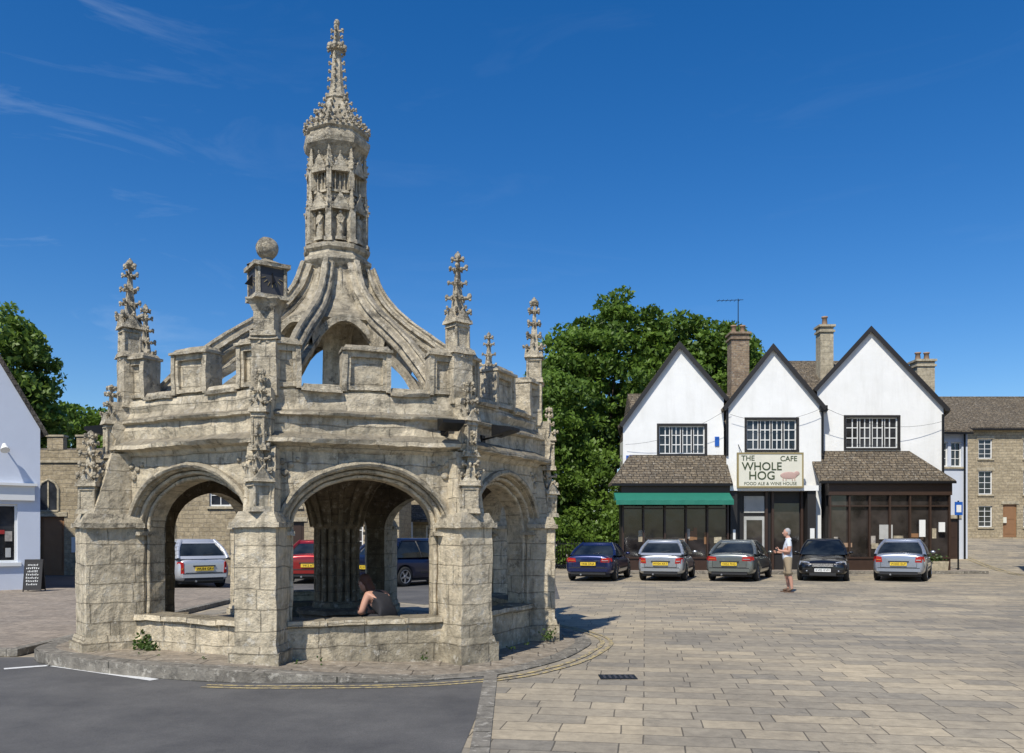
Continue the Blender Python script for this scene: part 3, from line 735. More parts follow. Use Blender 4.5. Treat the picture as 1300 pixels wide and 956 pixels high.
lean(m,4.1,9.05,34.72,36.0,3.62,4.88,.9,0); lean(m,12.6,18.2,34.72,36.02,3.72,5.05,.0,1.3)
m.box(9.0,12.6,35.45,35.55,0,3.55,'black'); m.box(9.02,9.3,34.95,35.45,0,3.62,'black'); m.box(12.2,12.55,34.95,35.45,0,3.62,'black')
m.box(8.98,12.62,34.85,35.5,3.40,3.62,'white')
m.box(9.7,10.55,35.40,35.45,.1,2.35,'curtain'); m.box(9.8,10.45,35.385,35.40,.3,2.2,'shopglass'); m.box(9.7,10.55,35.40,35.45,2.5,3.2,'curtain')
m.box(10.95,12.0,35.41,35.45,.8,2.9,'shopglass')
for x in(9.35,10.62,10.88,12.1): m.box(x-.05,x+.05,35.32,35.45,0,3.4,'brown')
m.box(9.12,9.22,34.93,34.95,1.3,1.8,'whitepaint'); m.box(12.3,12.48,34.93,34.95,1.4,1.85,'whitepaint')
m.box(15.2,15.75,35.03,35.05,1.4,2.0,'curtain'); m.box(16.8,17.05,34.92,34.95,1.5,2.2,'whitepaint')
m.box(4.85,5.12,35.96,36.0,4.55,4.95,'blue'); m.box(8.62,8.80,35.96,36.0,5.35,5.75,'blue')
m.box(17.6,17.85,34.90,34.95,1.7,2.1,'whitepaint')
m.cyl((13.02,35.5,7.0),(13.02,35.5,5.0),.05,.05,'iron',6); m.cyl((9.02,35.5,6.9),(9.02,35.5,4.9),.05,.05,'iron',6)
m.box(12.9,13.2,35.4,35.6,6.75,7.0,'iron')
m.cyl((18.3,35.95,6.7),(18.3,35.95,.1),.05,.05,'iron',6)
m.obj('shopfronts_and_porch',pub)
m=MB(); n=24; x0,x1=4.2,8.95
vs=[]
for i in range(n+1):
    x=x0+(x1-x0)*i/n; w=.012*math.sin(i*1.9)
    vs+=[(x,34.93,3.34),(x,34.15+w,2.98+w),(x,34.13+w,2.80)]
m.add(vs,[(i*3+j,i*3+3+j,i*3+4+j,i*3+1+j) for i in range(n) for j in range(2)],'green')
m.add([(x0,34.93,3.34),(x0,34.15,2.98),(x0,34.93,2.98)],[(0,1,2)],'green');m.add([(x1,34.93,3.34),(x1,34.15,2.98),(x1,34.93,2.98)],[(0,1,2)],'green')
m.obj('green_awning',pub,recalc=False)
m=MB(); m.box(9.28,11.92,34.74,34.82,3.56,4.92,'signcream'); 
for a in((9.24,11.96,3.52,3.58),(9.24,11.96,4.90,4.96)): m.box(a[0],a[1],34.72,34.83,a[2],a[3],'gold')
for a in((9.24,9.30),(11.90,11.96)): m.box(a[0],a[1],34.721,34.83,3.58,4.90,'gold')
m.sph((11.36,34.735,4.02),(.36,.012,.15),'pink',None,16,8); m.sph((11.68,34.735,4.10),(.12,.014,.10),'pink',None,12,8)
for x in(11.12,11.24,11.50,11.60): m.cyl((x,34.735,3.95),(x,34.735,3.80),.025,.02,'pink',5)
m.cyl((9.5,34.9,4.9),(9.5,35.6,5.4),.015,.015,'iron',5); m.cyl((11.7,34.9,4.9),(11.7,35.6,5.4),.015,.015,'iron',5)
m.obj('pub_signboard',pub)
text('THE',.30,(9.68,34.735,4.72),'signgreen',pub,name='sign_lettering')
text('WHOLE',.46,(10.25,34.730,4.38),'signgreen',pub,name='sign_lettering',ext=.005)
text('HOG',.48,(10.25,34.730,4.00),'signgreen',pub,name='sign_lettering')
text('CAFE',.30,(11.35,34.735,4.70),'signgreen',pub,name='sign_lettering')
text('FOOD ALE & WINE HOUSE',.18,(10.6,34.735,3.68),'signgreen',pub,name='sign_lettering')
m=MB()
chimney(m,10.95,41,7,11.2,.85,.8,'brick',2); chimney(m,14.95,40.5,7,11.45,.62,.62,'ashlar',1,poth=.45); chimney(m,20.1,41.5,7,10.0,.85,.8,'ashlar',2,potmat='clay')
m.cyl((10.95,41,11.1),(10.95,41,13.0),.025,.02,'iron',5); m.cyl((9.9,41,12.9),(11.2,41,12.95),.015,.015,'iron',4)
for i in range(6): m.cyl((10.0+i*.2,40.8,12.91),(10.0+i*.2,41.2,12.91),.01,.01,'iron',4)
m.obj('chimneys_and_aerial',pub)
m=MB()
def wire(a,b,sag,r=.008,n=10):
    a=Vector(a);b=Vector(b);pp_=[a.lerp(b,i/n)-Vector((0,0,sag*4*(i/n)*(1-i/n))) for i in range(n+1)]
    for p,q in zip(pp_[:-1],pp_[1:]): m.cyl(p,q,r,r,'iron',4,caps=False)
wire((4.8,35.8,5.4),(9.1,35.3,6.9),.35);wire((9.1,35.3,6.6),(13,35.3,6.9),.4);wire((13,35.3,6.9),(18.3,35.8,6.4),.5)
m.obj('overhead_wires',pub,recalc=False)

# ---------------------------------------------------------------- generic house
def house(name,x,y,rz,W,D,H,RH,wallm,roofm,wins,doors=(),ridge='x',base=-.3,cols=2,rows=3,parapet=False,chims=(),z=0,frame='whitepaint',sill='ashlar',extra=None):
    e=empty(name,(x,y,z),rz); m=MB()
    holes=[w[:4] for w in wins]+[d[:4] for d in doors]
    if ridge=='x': top=lambda q:H; brk=()
    else: top=lambda q: H+RH*(1-abs(q-W/2)/(W/2)); brk=(W/2,)
    wall(m,0,W,base,top,holes,0,wallm,None,brk,.16,wallm)
    for w in wins: window(m,*w[:4],0,cols,rows,None,frame,'glass',.16,.06,.03,sill=sill)
    for d in doors:
        m.box(d[0],d[1],.08,.12,d[2],d[3],d[4]); 
        for q in range(2): m.box(d[0]+.12,d[1]-.12,.065,.08,d[2]+.2+q*(d[3]-d[2])*.45,d[2]+.1+(q+1)*(d[3]-d[2])*.45,d[4])
        m.box(d[0]-.12,d[1]+.12,-.04,.0,d[3],d[3]+.18,sill)
    if ridge=='x':
        for xx in(0,W): m.add([(xx,0,base),(xx,D,base),(xx,D,H),(xx,D/2,H+RH),(xx,0,H)],[(0,1,2,3,4)],wallm)
        m.quad((0,D,base),(W,D,base),(W,D,H),(0,D,H),wallm)
        if not parapet:
            o=.3; s=RH/(D/2)
            m.prism([(-.1,-o,H-o*s+.05),(-.1,D/2,H+RH+.05),(-.1,D/2,H+RH+.2),(-.1,-o,H-o*s+.17)],(W+.2,0,0),roofm)
            m.prism([(-.1,D+o,H-o*s+.05),(-.1,D/2,H+RH+.05),(-.1,D/2,H+RH+.2),(-.1,D+o,H-o*s+.17)],(W+.2,0,0),roofm)
            m.cyl((-.1,D/2,H+RH+.17),(W+.1,D/2,H+RH+.17),.09,.09,roofm,6)
            m.box(-.05,W+.05,-o-.08,-o+.03,H-o*s+.0,H-o*s+.09,'iron')
    else:
        for xx in(0,W): m.quad((xx,0,base),(xx,D,base),(xx,D,H),(xx,0,H),wallm)
        m.add([(0,D,base),(W,D,base),(W,D,H),(W/2,D,H+RH),(0,D,H)],[(0,1,2,3,4)],wallm)
        for sx in(-1,1):
            ex=W/2+sx*(W/2+.12); ez=H-.12*RH/(W/2)
            slope(m,(W/2,H+RH+.02),(ex,ez+.02),-.05,D+.2,.10,roofm)
    if parapet:
        m.box(-.06,W+.06,-.06,.3,H-.5,H-.4,'ashlar')
        n=int(W/1.1)
        for i in range(n):
            a=i*W/n; m.box(a+.01,a+W/n*.55,-.02,.28,H,H+.5,wallm); m.box(a-.03,a+W/n*.55+.04,-.06,.32,H+.5,H+.58,'ashlar')
        m.box(0,W,.01,.27,H-.4,H+.0,wallm); m.prism([(0,.3,H-.3),(0,D/2,H+RH*.1),(0,D,H-.3)],(W,0,0),roofm)
    for c in chims: chimney(m,*c)
    if extra: extra(m)
    m.obj('house_body',e); return e
wins=[]
for u in(1.25,4.0,6.6,9.2):
    for (a,b) in((4.85,6.05),(2.65,4.1),(.65,1.95)):
        wins.append((u,u+.85,a,b))
def ext_r(m):
    for u in(1.25,4.0,6.6,9.2):
        m.box(u-.12,u+.97,-.03,0,6.06,6.25,'ashlar'); m.box(u-.12,u+.97,-.03,0,4.11,4.3,'ashlar')
    m.box(2.75,2.95,-.04,0,.9,1.25,'signcream')
    m.cyl((.15,-.08,0),(.15,-.08,6.6),.05,.05,'iron',6)
house('stone_terrace_house',27.4,52,0,12,8,6.75,2.3,'rubble','tile',wins,[(2.75,3.6,0.02,2.05,'wood')],z=1.38,chims=((7.4,4,7.5,10.2,.8,.7,'ashlar',2),),extra=ext_r,cols=2,rows=4)
def ext_m(m):
    m.box(1.2,2.2,-.05,0,3.05,3.12,'black'); m.cyl((3.2,-.08,0),(3.2,-.08,6.2),.05,.05,'iron',6)
house('rendered_house',18.6,40.5,R(6),3.4,8,6.3,2.1,'shadewhite','tile',[(1.7,2.4,4.6,5.8),(.9,1.6,1.2,2.4),(2.55,3.1,4.6,5.8)],[(2.2,2.95,.1,2.1,'brown')],z=.25,chims=((2.9,4,6.5,9.4,.7,.6,'ashlar',2),),cols=2,rows=3,extra=ext_m)
house('stone_corner_house',28.3,31.0,R(180),9,9,9.6,2.5,'rubble','tile',[(1,2,3.6,4.9),(4,5,3.6,4.9),(1,2,1,2.4),(6.5,7.5,3.6,4.9),(6.5,7.5,1,2.4)],[(4.1,5,.05,2.1,'brown')])
def ext_l(m):
    m.box(.2,5.85,-.10,0,2.45,2.85,'whitepaint'); m.box(.2,5.9,-.18,0,2.85,2.92,'whitepaint')
    m.cyl((5.1,-.0,3.95),(5.1,-.22,3.85),.02,.02,'iron',6); m.cyl((5.1,-.2,3.95),(5.1,-.34,3.78),.05,.12,'whitepaint',10)
    for i in range(34): 
        x=2.2+3.0*random.random(); z=.85+random.random()*1.2; m.box(x,x+random.uniform(.06,.18),.108,.122,z,z+random.uniform(.1,.3),random.choice(('goods','curtain','red','ashlar')))
house('white_gabled_shop',-13.15-6.0*math.cos(R(40)),23.6-6.0*math.sin(R(40)),R(40),6.0,10,4.45,5.3,'shadewhite','slate',[(2.1,5.45,.75,2.35)],[],ridge='y',z=.1,cols=5,rows=1,extra=ext_l,sill='whitepaint')
def gothic(m,x,z0,z1,w,y=-.01):
    pts=[(x-w,y,z0),(x+w,y,z0),(x+w,y,z1-w),(x+w*.7,y,z1-w*.4),(x,y,z1),(x-w*.7,y,z1-w*.4),(x-w,y,z1-w)]
    m.add([(p[0],p[1]-.012,p[2]) for p in pts],[tuple(range(7))],'glass')
    for a,b in zip(pts,pts[1:]+pts[:1]): m.cyl(a,b,.06,.06,'ashlar',5)
    m.box(x-.03,x+.03,y-.05,y-.015,z0,z1-.1,'ashlar')
def ext_s(m):
    gothic(m,2.35,2.5,3.75,.38); gothic(m,4.5,2.5,3.75,.38)
    m.box(6.65,7.25,-.06,-.0,1.2,1.95,'blue'); m.box(6.6,7.3,-.05,0,1.15,2.0,'ashlar'); m.box(6.72,7.18,-.065,-.06,1.3,1.7,'curtain')
    for q in range(3): m.box(3.25+q*.35,3.5+q*.35,-.04,0,.9,1.5,'whitepaint')
    m.box(4.9,5.05,-.3,0,0,4.6,'ashlar'); m.box(.0,.3,-.35,0,0,4.8,'ashlar')
house('crenellated_stone_hall',-20.4,33.0,0,16,4,4.9,2.6,'rubble','slate',[(8.6,9.8,2.7,4.0),(11,12.2,2.7,4.0),(9.4,10.4,.8,1.9),(13.6,14.6,.9,2.2)],[(2.0,2.95,0,2.3,'wood'),(11.4,12.3,0,2.1,'brown')],parapet=True,extra=ext_s,cols=3,rows=3)
def ext_c(m):
    m.prism([(-.1,-1.0,2.15),(-.1,0,2.85),(-.1,0,2.95),(-.1,-1.0,2.25)],(7.2,0,0),'slate')
    for i in range(5): m.box(.1+i*1.7,.2+i*1.7,-.95,-.85,0,2.15,'whitepaint')
house('stone_shop',-6.3,38.4,0,7.6,8,5.2,1.8,'rubble','tile',[(.5,1.8,.7,2.0),(2.4,3.7,.7,2.0),(5.3,6.6,.7,2.0),(1,2,3.4,4.6),(3.2,4.2,3.4,4.6),(5.4,6.4,3.4,4.6)],[(4.2,5.0,0,2.05,'whitepaint')],extra=ext_c)
ab=empty('pavement_sign',(-12.75,22.6,.10),R(10)); ab.scale=(.68,1,.86); m=MB()
for sg in(-1,1):
    Y=Matrix.Translation((0,-sg*.17,0))@Matrix.Rotation(R(-9*sg),4,'X')
    m.box(-.3,.3,-.015,.015,.05,.95,'black',Y); m.box(-.33,.33,-.02,.02,.95,1.0,'black',Y)
    m.box(-.33,-.3,-.02,.02,0,.95,'black',Y); m.box(.3,.33,-.02,.02,0,.95,'black',Y)
    if sg==1:
        for i in range(7):
            w=random.uniform(.12,.25)
            for q in range(7):
                xx=-w+2*w*q/7; h_=random.uniform(.02,.05); m.box(xx,xx+w*.12,-.022,-.016,.80-i*.1,.80-i*.1+h_,'chalk',Y); m.box(xx,xx+w*.2,-.022,-.0161,.80-i*.1+h_,.81-i*.1+h_,'chalk',Y)
m.obj('board',ab)
m=MB()
for i in range(26): m.cyl((1.9+i*.13,38.0,.1),(1.9+i*.13,38.0,1.35),.014,.014,'iron',5)
m.box(1.8,5.3,37.98,38.02,1.15,1.19,'iron'); m.box(1.8,5.3,37.98,38.02,.2,.24,'iron')
m.obj('iron_railing')
e=empty('street_sign_post',(18.55,35.2,.1)); m=MB()
m.cyl((0,0,0),(0,0,2.9),.035,.035,'iron',8); m.box(-.16,.16,-.05,-.02,2.3,2.85,'blue'); m.box(-.10,.10,-.056,-.05,2.42,2.72,'whitepaint')
m.obj('post_and_sign',e)
e=empty('planter',(17.2,34.6,.125)); m=MB(); m.box(-.5,.5,-.22,.22,0,.38,'ashlar',taper=-.03); leafclump(m,(-.2,0,.36),.12,60,.1); leafclump(m,(.2,0,.36),.12,60,.1); m.obj('trough_with_plants',e,recalc=False)

# ---------------------------------------------------------------- trees
def tree(name,base,lobes,nclus,per,size,mat='leaf',seed=1,trunk=.35,crr=(.4,1.0)):
    rng=np.random.default_rng(seed); e=empty(name,base)
    m=MB(); top=max(l[2]+l[5]*.3 for l in lobes)
    p=Vector((0,0,-.2)); 
    pts=[p]
    for i in range(1,6): pts.append(Vector((random.uniform(-.2,.2)*i*.5,random.uniform(-.2,.2)*i*.5,top*.75*i/5)))
    for i in range(5): m.cyl(pts[i],pts[i+1],trunk*(1-.16*i),trunk*(1-.16*(i+1)),'bark',9,caps=False)
    for l in lobes:
        for q in range(2):
            s=pts[random.choice((1,2,3))]; t=Vector(l[:3])+Vector((random.uniform(-.4,.4)*l[3],random.uniform(-.4,.4)*l[4],random.uniform(-.2,.4)*l[5]))
            mid=s.lerp(t,.5)+Vector((0,0,-.3)); m.cyl(s,mid,trunk*.4,trunk*.25,'bark',6,caps=False); m.cyl(mid,t,trunk*.25,trunk*.06,'bark',6,caps=False)
    m.obj('trunk_and_limbs',e,recalc=False)
    vol=np.array([l[3]*l[4]*l[5] for l in lobes])**(2/3); vol/=vol.sum()
    L=np.array(lobes)
    idx=rng.choice(len(lobes),nclus,p=vol)
    d=rng.normal(size=(nclus,3)); d/=np.linalg.norm(d,axis=1)[:,None]
    rad=rng.uniform(.5,1.12,nclus)**.6
    cc=L[idx,:3]+d*rad[:,None]*L[idx,3:6]
    cr=rng.uniform(crr[0],crr[1],nclus)
    ctone=rng.uniform(0,1,nclus)
    n=nclus*per
    ci=np.repeat(np.arange(nclus),per)
    off=rng.normal(size=(n,3)); off/=np.linalg.norm(off,axis=1)[:,None]
    off*= (rng.uniform(.3,1,n)**.5)[:,None]*cr[ci][:,None]; off[:,2]*=.6
    P=cc[ci]+off
    keep=P[:,2]>.25
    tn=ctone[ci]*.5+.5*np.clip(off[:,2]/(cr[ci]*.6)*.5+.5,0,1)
    P=P[keep];tn=tn[keep];n=len(P)
    u=rng.normal(size=(n,3)); u/=np.linalg.norm(u,axis=1)[:,None]
    w=rng.normal(size=(n,3)); v=np.cross(u,w); v/=np.linalg.norm(v,axis=1)[:,None]
    s=rng.uniform(.6,1.25,n)[:,None]*size
    V=np.stack([P-u*s,P-v*s*.55,P+u*s,P+v*s*.55],1).reshape(-1,3)
    me=bpy.data.meshes.new(name+'_leaves')
    me.vertices.add(4*n); me.vertices.foreach_set('co',V.ravel().astype(np.float32))
    me.loops.add(4*n); me.loops.foreach_set('vertex_index',np.arange(4*n,dtype=np.int32))
    me.polygons.add(n); me.polygons.foreach_set('loop_start',np.arange(0,4*n,4,dtype=np.int32)); me.polygons.foreach_set('loop_total',np.full(n,4,dtype=np.int32))
    me.update(); at=me.attributes.new('tone','FLOAT','POINT')
    at.data.foreach_set('value',np.repeat(np.clip(tn+rng.uniform(-.15,.15,n),0,1),4).astype(np.float32))
    me.materials.append(M[mat]); me.validate()
    o=bpy.data.objects.new('leaves',me); COL.objects.link(o); o.parent=e
    return e
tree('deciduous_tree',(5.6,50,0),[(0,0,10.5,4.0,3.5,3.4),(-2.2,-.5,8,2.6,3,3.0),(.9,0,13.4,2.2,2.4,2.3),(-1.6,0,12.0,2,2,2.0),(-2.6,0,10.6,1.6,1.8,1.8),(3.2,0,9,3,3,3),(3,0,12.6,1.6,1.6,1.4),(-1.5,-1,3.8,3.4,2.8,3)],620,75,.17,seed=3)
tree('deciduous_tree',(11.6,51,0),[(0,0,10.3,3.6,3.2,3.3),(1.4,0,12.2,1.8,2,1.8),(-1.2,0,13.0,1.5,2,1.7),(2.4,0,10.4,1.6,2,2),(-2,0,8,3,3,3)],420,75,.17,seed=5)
tree('deciduous_tree',(2.6,44,0),[(0,0,4.5,2.0,2,3.2),(-.5,0,7.8,1.7,1.7,2.2),(1.3,-.5,3,2,1.8,2.6)],300,75,.14,'leaf',seed=8,trunk=.2)
tree('deciduous_tree',(-24.4,40,0),[(0,0,9.0,2.3,2.6,3.2),(-1.2,0,6.5,3,2.6,3),(1.3,0,7.0,1.6,2,2.2),(.9,0,10.2,1.2,1.2,1.2)],320,75,.16,'leaf2',seed=11)
tree('deciduous_tree',(-24.5,48,0),[(0,0,6.6,2.6,2.4,2.2),(2.2,0,6,1.8,2,1.8)],180,75,.16,'leaf',seed=12)
tree('hedge',(3.4,39.6,0),[(-1.4,0,1.2,1.4,.6,1.2),(.6,0,1.1,1.3,.6,1.1),(1.6,.3,1.6,.8,.6,1.4)],150,75,.10,'leaf',seed=20,trunk=.06,crr=(.3,.6))

# ---------------------------------------------------------------- cars
def evalmesh(o,name):
    dg=bpy.context.evaluated_depsgraph_get(); me=bpy.data.meshes.new_from_object(o.evaluated_get(dg)); return me
def car(name,loc,head,kind,paintc,plate,face_rear=True,L=4.1,W=1.70,H=1.43,metal=.5,lamp='tall'):
    e=empty(name,(loc[0],loc[1],gh(*loc)+.004),R(-head)); w=W/2; h=L/2
    key='paint_%d'%len(M)
    M[key]=plain('car_paint',paintc,.28,metal,.03,3,coat=.8)
    if kind=='hatch':
        st=[(-1.0,.78,.34,.80),(-.985,.89,.27,.88),(-.93,.97,.22,.93),(-.7,1,.19,.95),(-.3,1,.18,.93),(.15,1,.18,.91),(.42,1,.18,.90),(.62,.99,.19,.85),(.82,.96,.2,.77),(.95,.88,.23,.68),(1.0,.74,.30,.58)]
        g=(-.95,.46,-.66,.10,.92)
    elif kind=='saloon':
        st=[(-1.0,.78,.36,.84),(-.985,.89,.27,.93),(-.93,.96,.22,.97),(-.7,.99,.19,.985),(-.3,1,.18,.95),(.15,1,.18,.92),(.40,1,.18,.90),(.62,.99,.19,.84),(.82,.96,.2,.77),(.95,.88,.23,.68),(1.0,.74,.30,.58)]
        g=(-.76,.42,-.40,.06,.92)
    else:
        st=[(-1.0,.78,.36,.80),(-.985,.89,.27,.88),(-.93,.96,.22,.91),(-.7,.99,.19,.92),(-.3,1,.18,.89),(.15,1,.18,.87),(.35,1,.18,.86),(.60,.99,.19,.81),(.82,.96,.2,.74),(.95,.88,.23,.65),(1.0,.74,.30,.56)]
        g=(-.64,.34,-.26,.04,.87)
    m=MB(); vs=[];fs=[]
    ring=[(0,0,0),(.6,0,0),(.86,0,.03),(.97,.0,.14),(1.0,.0,.36),(.99,0,.60),(.93,0,.84),(.80,0,.965),(.5,0,1.0),(0,0,1.02)]
    for (t,ww,zb,zt) in st:
        half=[(w*ww*a,t*h,zb+(zt-zb)*c) for a,_,c in ring]
        full=half+[(-x,y,z) for x,y,z in half[-2:0:-1]]
        vs+=full; N=len(full)
    for i in range(len(st)-1):
        for j in range(N): fs.append((i*N+j,i*N+(j+1)%N,(i+1)*N+(j+1)%N,(i+1)*N+j))
    fs.append(tuple(range(N))[::-1]); fs.append(tuple(range((len(st)-1)*N,len(st)*N)))
    m.add(vs,fs,key,True); body=m.obj('tmp')
    sb=body.modifiers.new('s','SUBSURF'); sb.levels=2; sb.render_levels=2
    c=MB(); wy=(-.60*h,.64*h); wr=.315
    for y in wy:
        for sx in(-1,1): c.cyl((sx*(w-.24),y,.31),(sx*(w+.2),y,.31),wr+.055,wr+.055,'plastic',24)
    cut=c.obj('cut'); bo=body.modifiers.new('b','BOOLEAN'); bo.object=cut; bo.operation='DIFFERENCE'; bo.solver='EXACT'
    me=evalmesh(body,'body'); bpy.data.objects.remove(body); bpy.data.objects.remove(cut)
    bd=bpy.data.objects.new('body_shell',me); COL.objects.link(bd); bd.parent=e
    m=MB(); y0,y1,ry0,ry1,zb=g; y0*=h;y1*=h;ry0*=h;ry1*=h; bw=w*.90; rw=w*.61; zr=H-.055
    def rg(k,ex=0):
        a=y0+(ry0-y0)*k; b=y1+(ry1-y1)*k; q=bw+(rw-bw)*k+.05*math.sin(k*math.pi)+ex; z=zb-.03+(zr-zb+.03)*k
        a-=.04*math.sin(k*math.pi)*h*.5
        bow=.07; bf=.12
        return [(-q,a,z),(-q*.5,a-bow*.8,z),(0,a-bow,z),(q*.5,a-bow*.8,z),(q,a,z),(q*1.015,(a+b)/2,z),(q,b,z),(q*.5,b+bf*.8,z),(0,b+bf,z),(-q*.5,b+bf*.8,z),(-q,b,z),(-q*1.015,(a+b)/2,z)]
    ks=(0,.2,.4,.6,.8,1)
    rr=[rg(k) for k in ks]; vs=[p for r in rr for p in r]
    m.add(vs,[(i*12+j,i*12+(j+1)%12,(i+1)*12+(j+1)%12,(i+1)*12+j) for i in range(5) for j in range(12)],'carglass',True)
    r1=rg(.93,.02); cx=(ry0+ry1)/2
    def scl(r,s,z): return [(x*s,cx+(y-cx)*s,z) for x,y,_ in r]
    vs=scl(r1,1.01,zr-.05)+scl(r1,1.0,zr-.005)+scl(r1,.93,zr+.027)+scl(r1,.75,zr+.046)+scl(r1,.4,zr+.056)+[(0,cx,zr+.058)]
    m.add(vs,[(i*12+j,i*12+(j+1)%12,(i+1)*12+(j+1)%12,(i+1)*12+j) for i in range(4) for j in range(12)]+[(48+j,48+(j+1)%12,60) for j in range(12)],key,True)
    for j,rad in((0,.06),(4,.06),(6,.034),(10,.034)):
        for a,b in zip(ks[:-1],ks[1:]):
            pa=rg(a)[j];pb=rg(b)[j]; m.cyl(pa,pb,rad,rad*.95,key,8,caps=False)
    for k0,k1 in((0.0,.16 if kind=='hatch' else .06),(.84,1)):
        pa=rg(k0);pb=rg(k1)
        vs=[(x,y-.014,z) for x,y,z in pa[:5]]+[(x,y-.014,z) for x,y,z in pb[:5]]
        m.add(vs,[(i,i+1,i+6,i+5) for i in range(4)],key,True)
    for sg in(-1,1):
        j=5 if sg>0 else 11
        for a,b in zip(ks[:-1],ks[1:]): m.cyl(rg(a)[j],rg(b)[j],.028,.025,'plastic',6,caps=False)
        if kind!='coupe':
            for a,b in zip(ks[:-1],ks[1:]):
                for sh in(.10,.2):
                    pa=Vector(rg(a)[4 if sg>0 else 0])+Vector((0,sh,0)); pb=Vector(rg(b)[4 if sg>0 else 0])+Vector((0,sh*.9,0)); m.cyl(pa,pb,.055,.05,key,8,caps=False)
        m.sph((sg*(w+.07),y1-.18,zb+.04),(.085,.05,.055),key,None,8,6); m.cyl((sg*(w-.06),y1-.16,zb+.02),(sg*(w+.04),y1-.17,zb+.03),.02,.02,'plastic',6)
        m.box(sg*(w-.012)-.012,sg*(w-.012)+.014,-.5*h*.6,.45*h,.40,.46,'plastic')
        for yy in(-.12*h,.08*h): m.box(sg*(w-.008)-.01,sg*(w-.008)+.02,yy-.08,yy+.06,.76,.79,key)
    yr=-h
    zt_=st[1][3]
    for sg in(-1,1):
        hh={'tall':.34,'wide':.15,'low':.20}[lamp]; inn_={'tall':.72,'wide':.50,'low':.60}[lamp]
        zu=zt_-.07; zl=zu-hh
        pts=[(sg*w*inn_,yr+.015,zl),(sg*w*.84,yr+.045,zl-.01),(sg*w*.945,yr+.20,zl+.03),(sg*w*.915,yr+.20,zu-.01),(sg*w*.82,yr+.035,zu),(sg*w*(inn_+.03),yr+.015,zu-.02)]
        f=[Vector(p)+Vector((0,-.022,0)) for p in pts]; k=[Vector(p)+Vector((-sg*.05,.12,0)) for p in pts]
        m.add(f+k,[(0,1,4,5),(1,2,3,4)]+[(i,(i+1)%6,(i+1)%6+6,i+6) for i in range(6)],'tail')
        a,b=sorted((sg*w*(inn_+.04),sg*w*.81)); m.box(a,b,yr-.014,yr+.02,zl+hh*.30,zl+hh*.45,'lampclear' if sg>0 else 'amber')
        pts=[(sg*w*.50,h*.985,.52),(sg*w*.74,h*.955,.52),(sg*w*.90,h*.88,.56),(sg*w*.87,h*.84,.69),(sg*w*.72,h*.92,.68),(sg*w*.50,h*.955,.65)]
        f=[Vector(p)+Vector((0,.022,.004)) for p in pts]; k=[Vector(p)+Vector((-sg*.05,-.12,0)) for p in pts]
        m.add(f+k,[(0,1,4,5),(1,2,3,4)]+[(i,(i+1)%6,(i+1)%6+6,i+6) for i in range(6)],'lampclear')
        m.sph((sg*w*.66,h*.965,.60),(.06,.03,.055),'plastic',None,10,8)
        m.sph((sg*w*.60,h+.01,.36),(.06,.04,.05),'lampclear',None,10,8)
        m.box(sg*w*.66-.004,sg*w*.66+.004,yr-.012,yr+.02,.48,zl,'plastic')
    m.box(-w*.80,w*.80,yr-.045,yr+.15,.34,.47,key); m.box(-w*.7,w*.7,yr-.02,yr+.15,.24,.34,'plastic')
    m.box(-w*.78,w*.78,yr-.052,yr-.04,.455,.475,'plastic')
    m.box(-w*.66,w*.66,yr-.014,yr+.02,.482,.492,'plastic')
    m.box(-w*.74,w*.74,h-.12,h+.045,.30,.43,key); m.box(-w*.5,w*.5,h-.1,h+.04,.20,.295,'plastic')
    m.box(-.36,.36,h-.08,h+.02,.50,.62,'plastic')
    for q in range(3): m.box(-.33,.33,h+.02,h+.027,.515+q*.035,.522+q*.035,'rim')
    zp=.60
    m.box(-.26,.26,yr-.062,yr+.03,zp-.055,zp+.055,'platey'); m.box(-.26,.26,h+.045,h+.058,.33,.44,'platew')
    m.box(-.32,.32,yr-.03,yr+.03,zp+.06,zp+.10,'plastic')
    m.cyl((-.25,yr+.1,.24),(-.25,yr-.05,.24),.03,.03,'rim',8)
    a=rg(.2)[2]; m.cyl((a[0],a[1]-.02,a[2]),(a[0]+.3,a[1]+.0,a[2]+.06),.008,.008,'plastic',5)
    m.cyl((0,cx-.2,zr+.05),(0,cx-.42,zr+.26),.006,.004,'plastic',5)
    m.obj('glass_lamps_and_trim',e,bevel=.004)
    if face_rear: text(plate,.105,(0,yr-.066,zp),'ink',e,0,90,'number_plate_text',.95,.002)
    else: text(plate,.105,(0,h+.062,.385),'ink',e,math.pi,90,'number_plate_text',.95,.002)
    m=MB()
    for y in wy:
        for sg in(-1,1):
            X=Matrix.Translation((sg*(w-.10),y,.31))@Matrix.Rotation(R(90*sg),4,'Y')
            m.lathe([(.19,-.09),(.27,-.10),(.305,-.07),(.312,0),(.305,.07),(.27,.095),(.205,.09)],28,'tyre',X,0,True)
            m.lathe([(.205,.09),(.195,.05),(.17,.03),(.001,.02)],28,'plastic',X,0,True)
            m.lathe([(.208,.092),(.20,.098),(.188,.085)],28,'rim',X,0,True); m.lathe([(.05,.03),(.05,.075),(.001,.08)],12,'rim',X,0,True)
            for i in range(5):
                Y=X@Matrix.Rotation(R(72*i),4,'Z'); m.box(.03,.195,-.028,.028,.05,.075,'rim',Y)
    m.obj('wheels',e)
    m=MB(); m.box(-w*.8,w*.8,-h*.9,h*.9,.16,.26,'plastic'); m.obj('underbody',e)
    return e
def rowcar(rx,a,*args,back=2.05,Y=28.9,**kw):
    s=math.sin(R(a));c=math.cos(R(a)); return car('parked_car',(rx+back*s,Y+back*c),a if kw.get('face_rear',True) else a+180,*args,**kw)
rowcar(2.62,17,'coupe',(.014,.022,.085),'V446 DNA',L=4.3,H=1.33,lamp='wide')
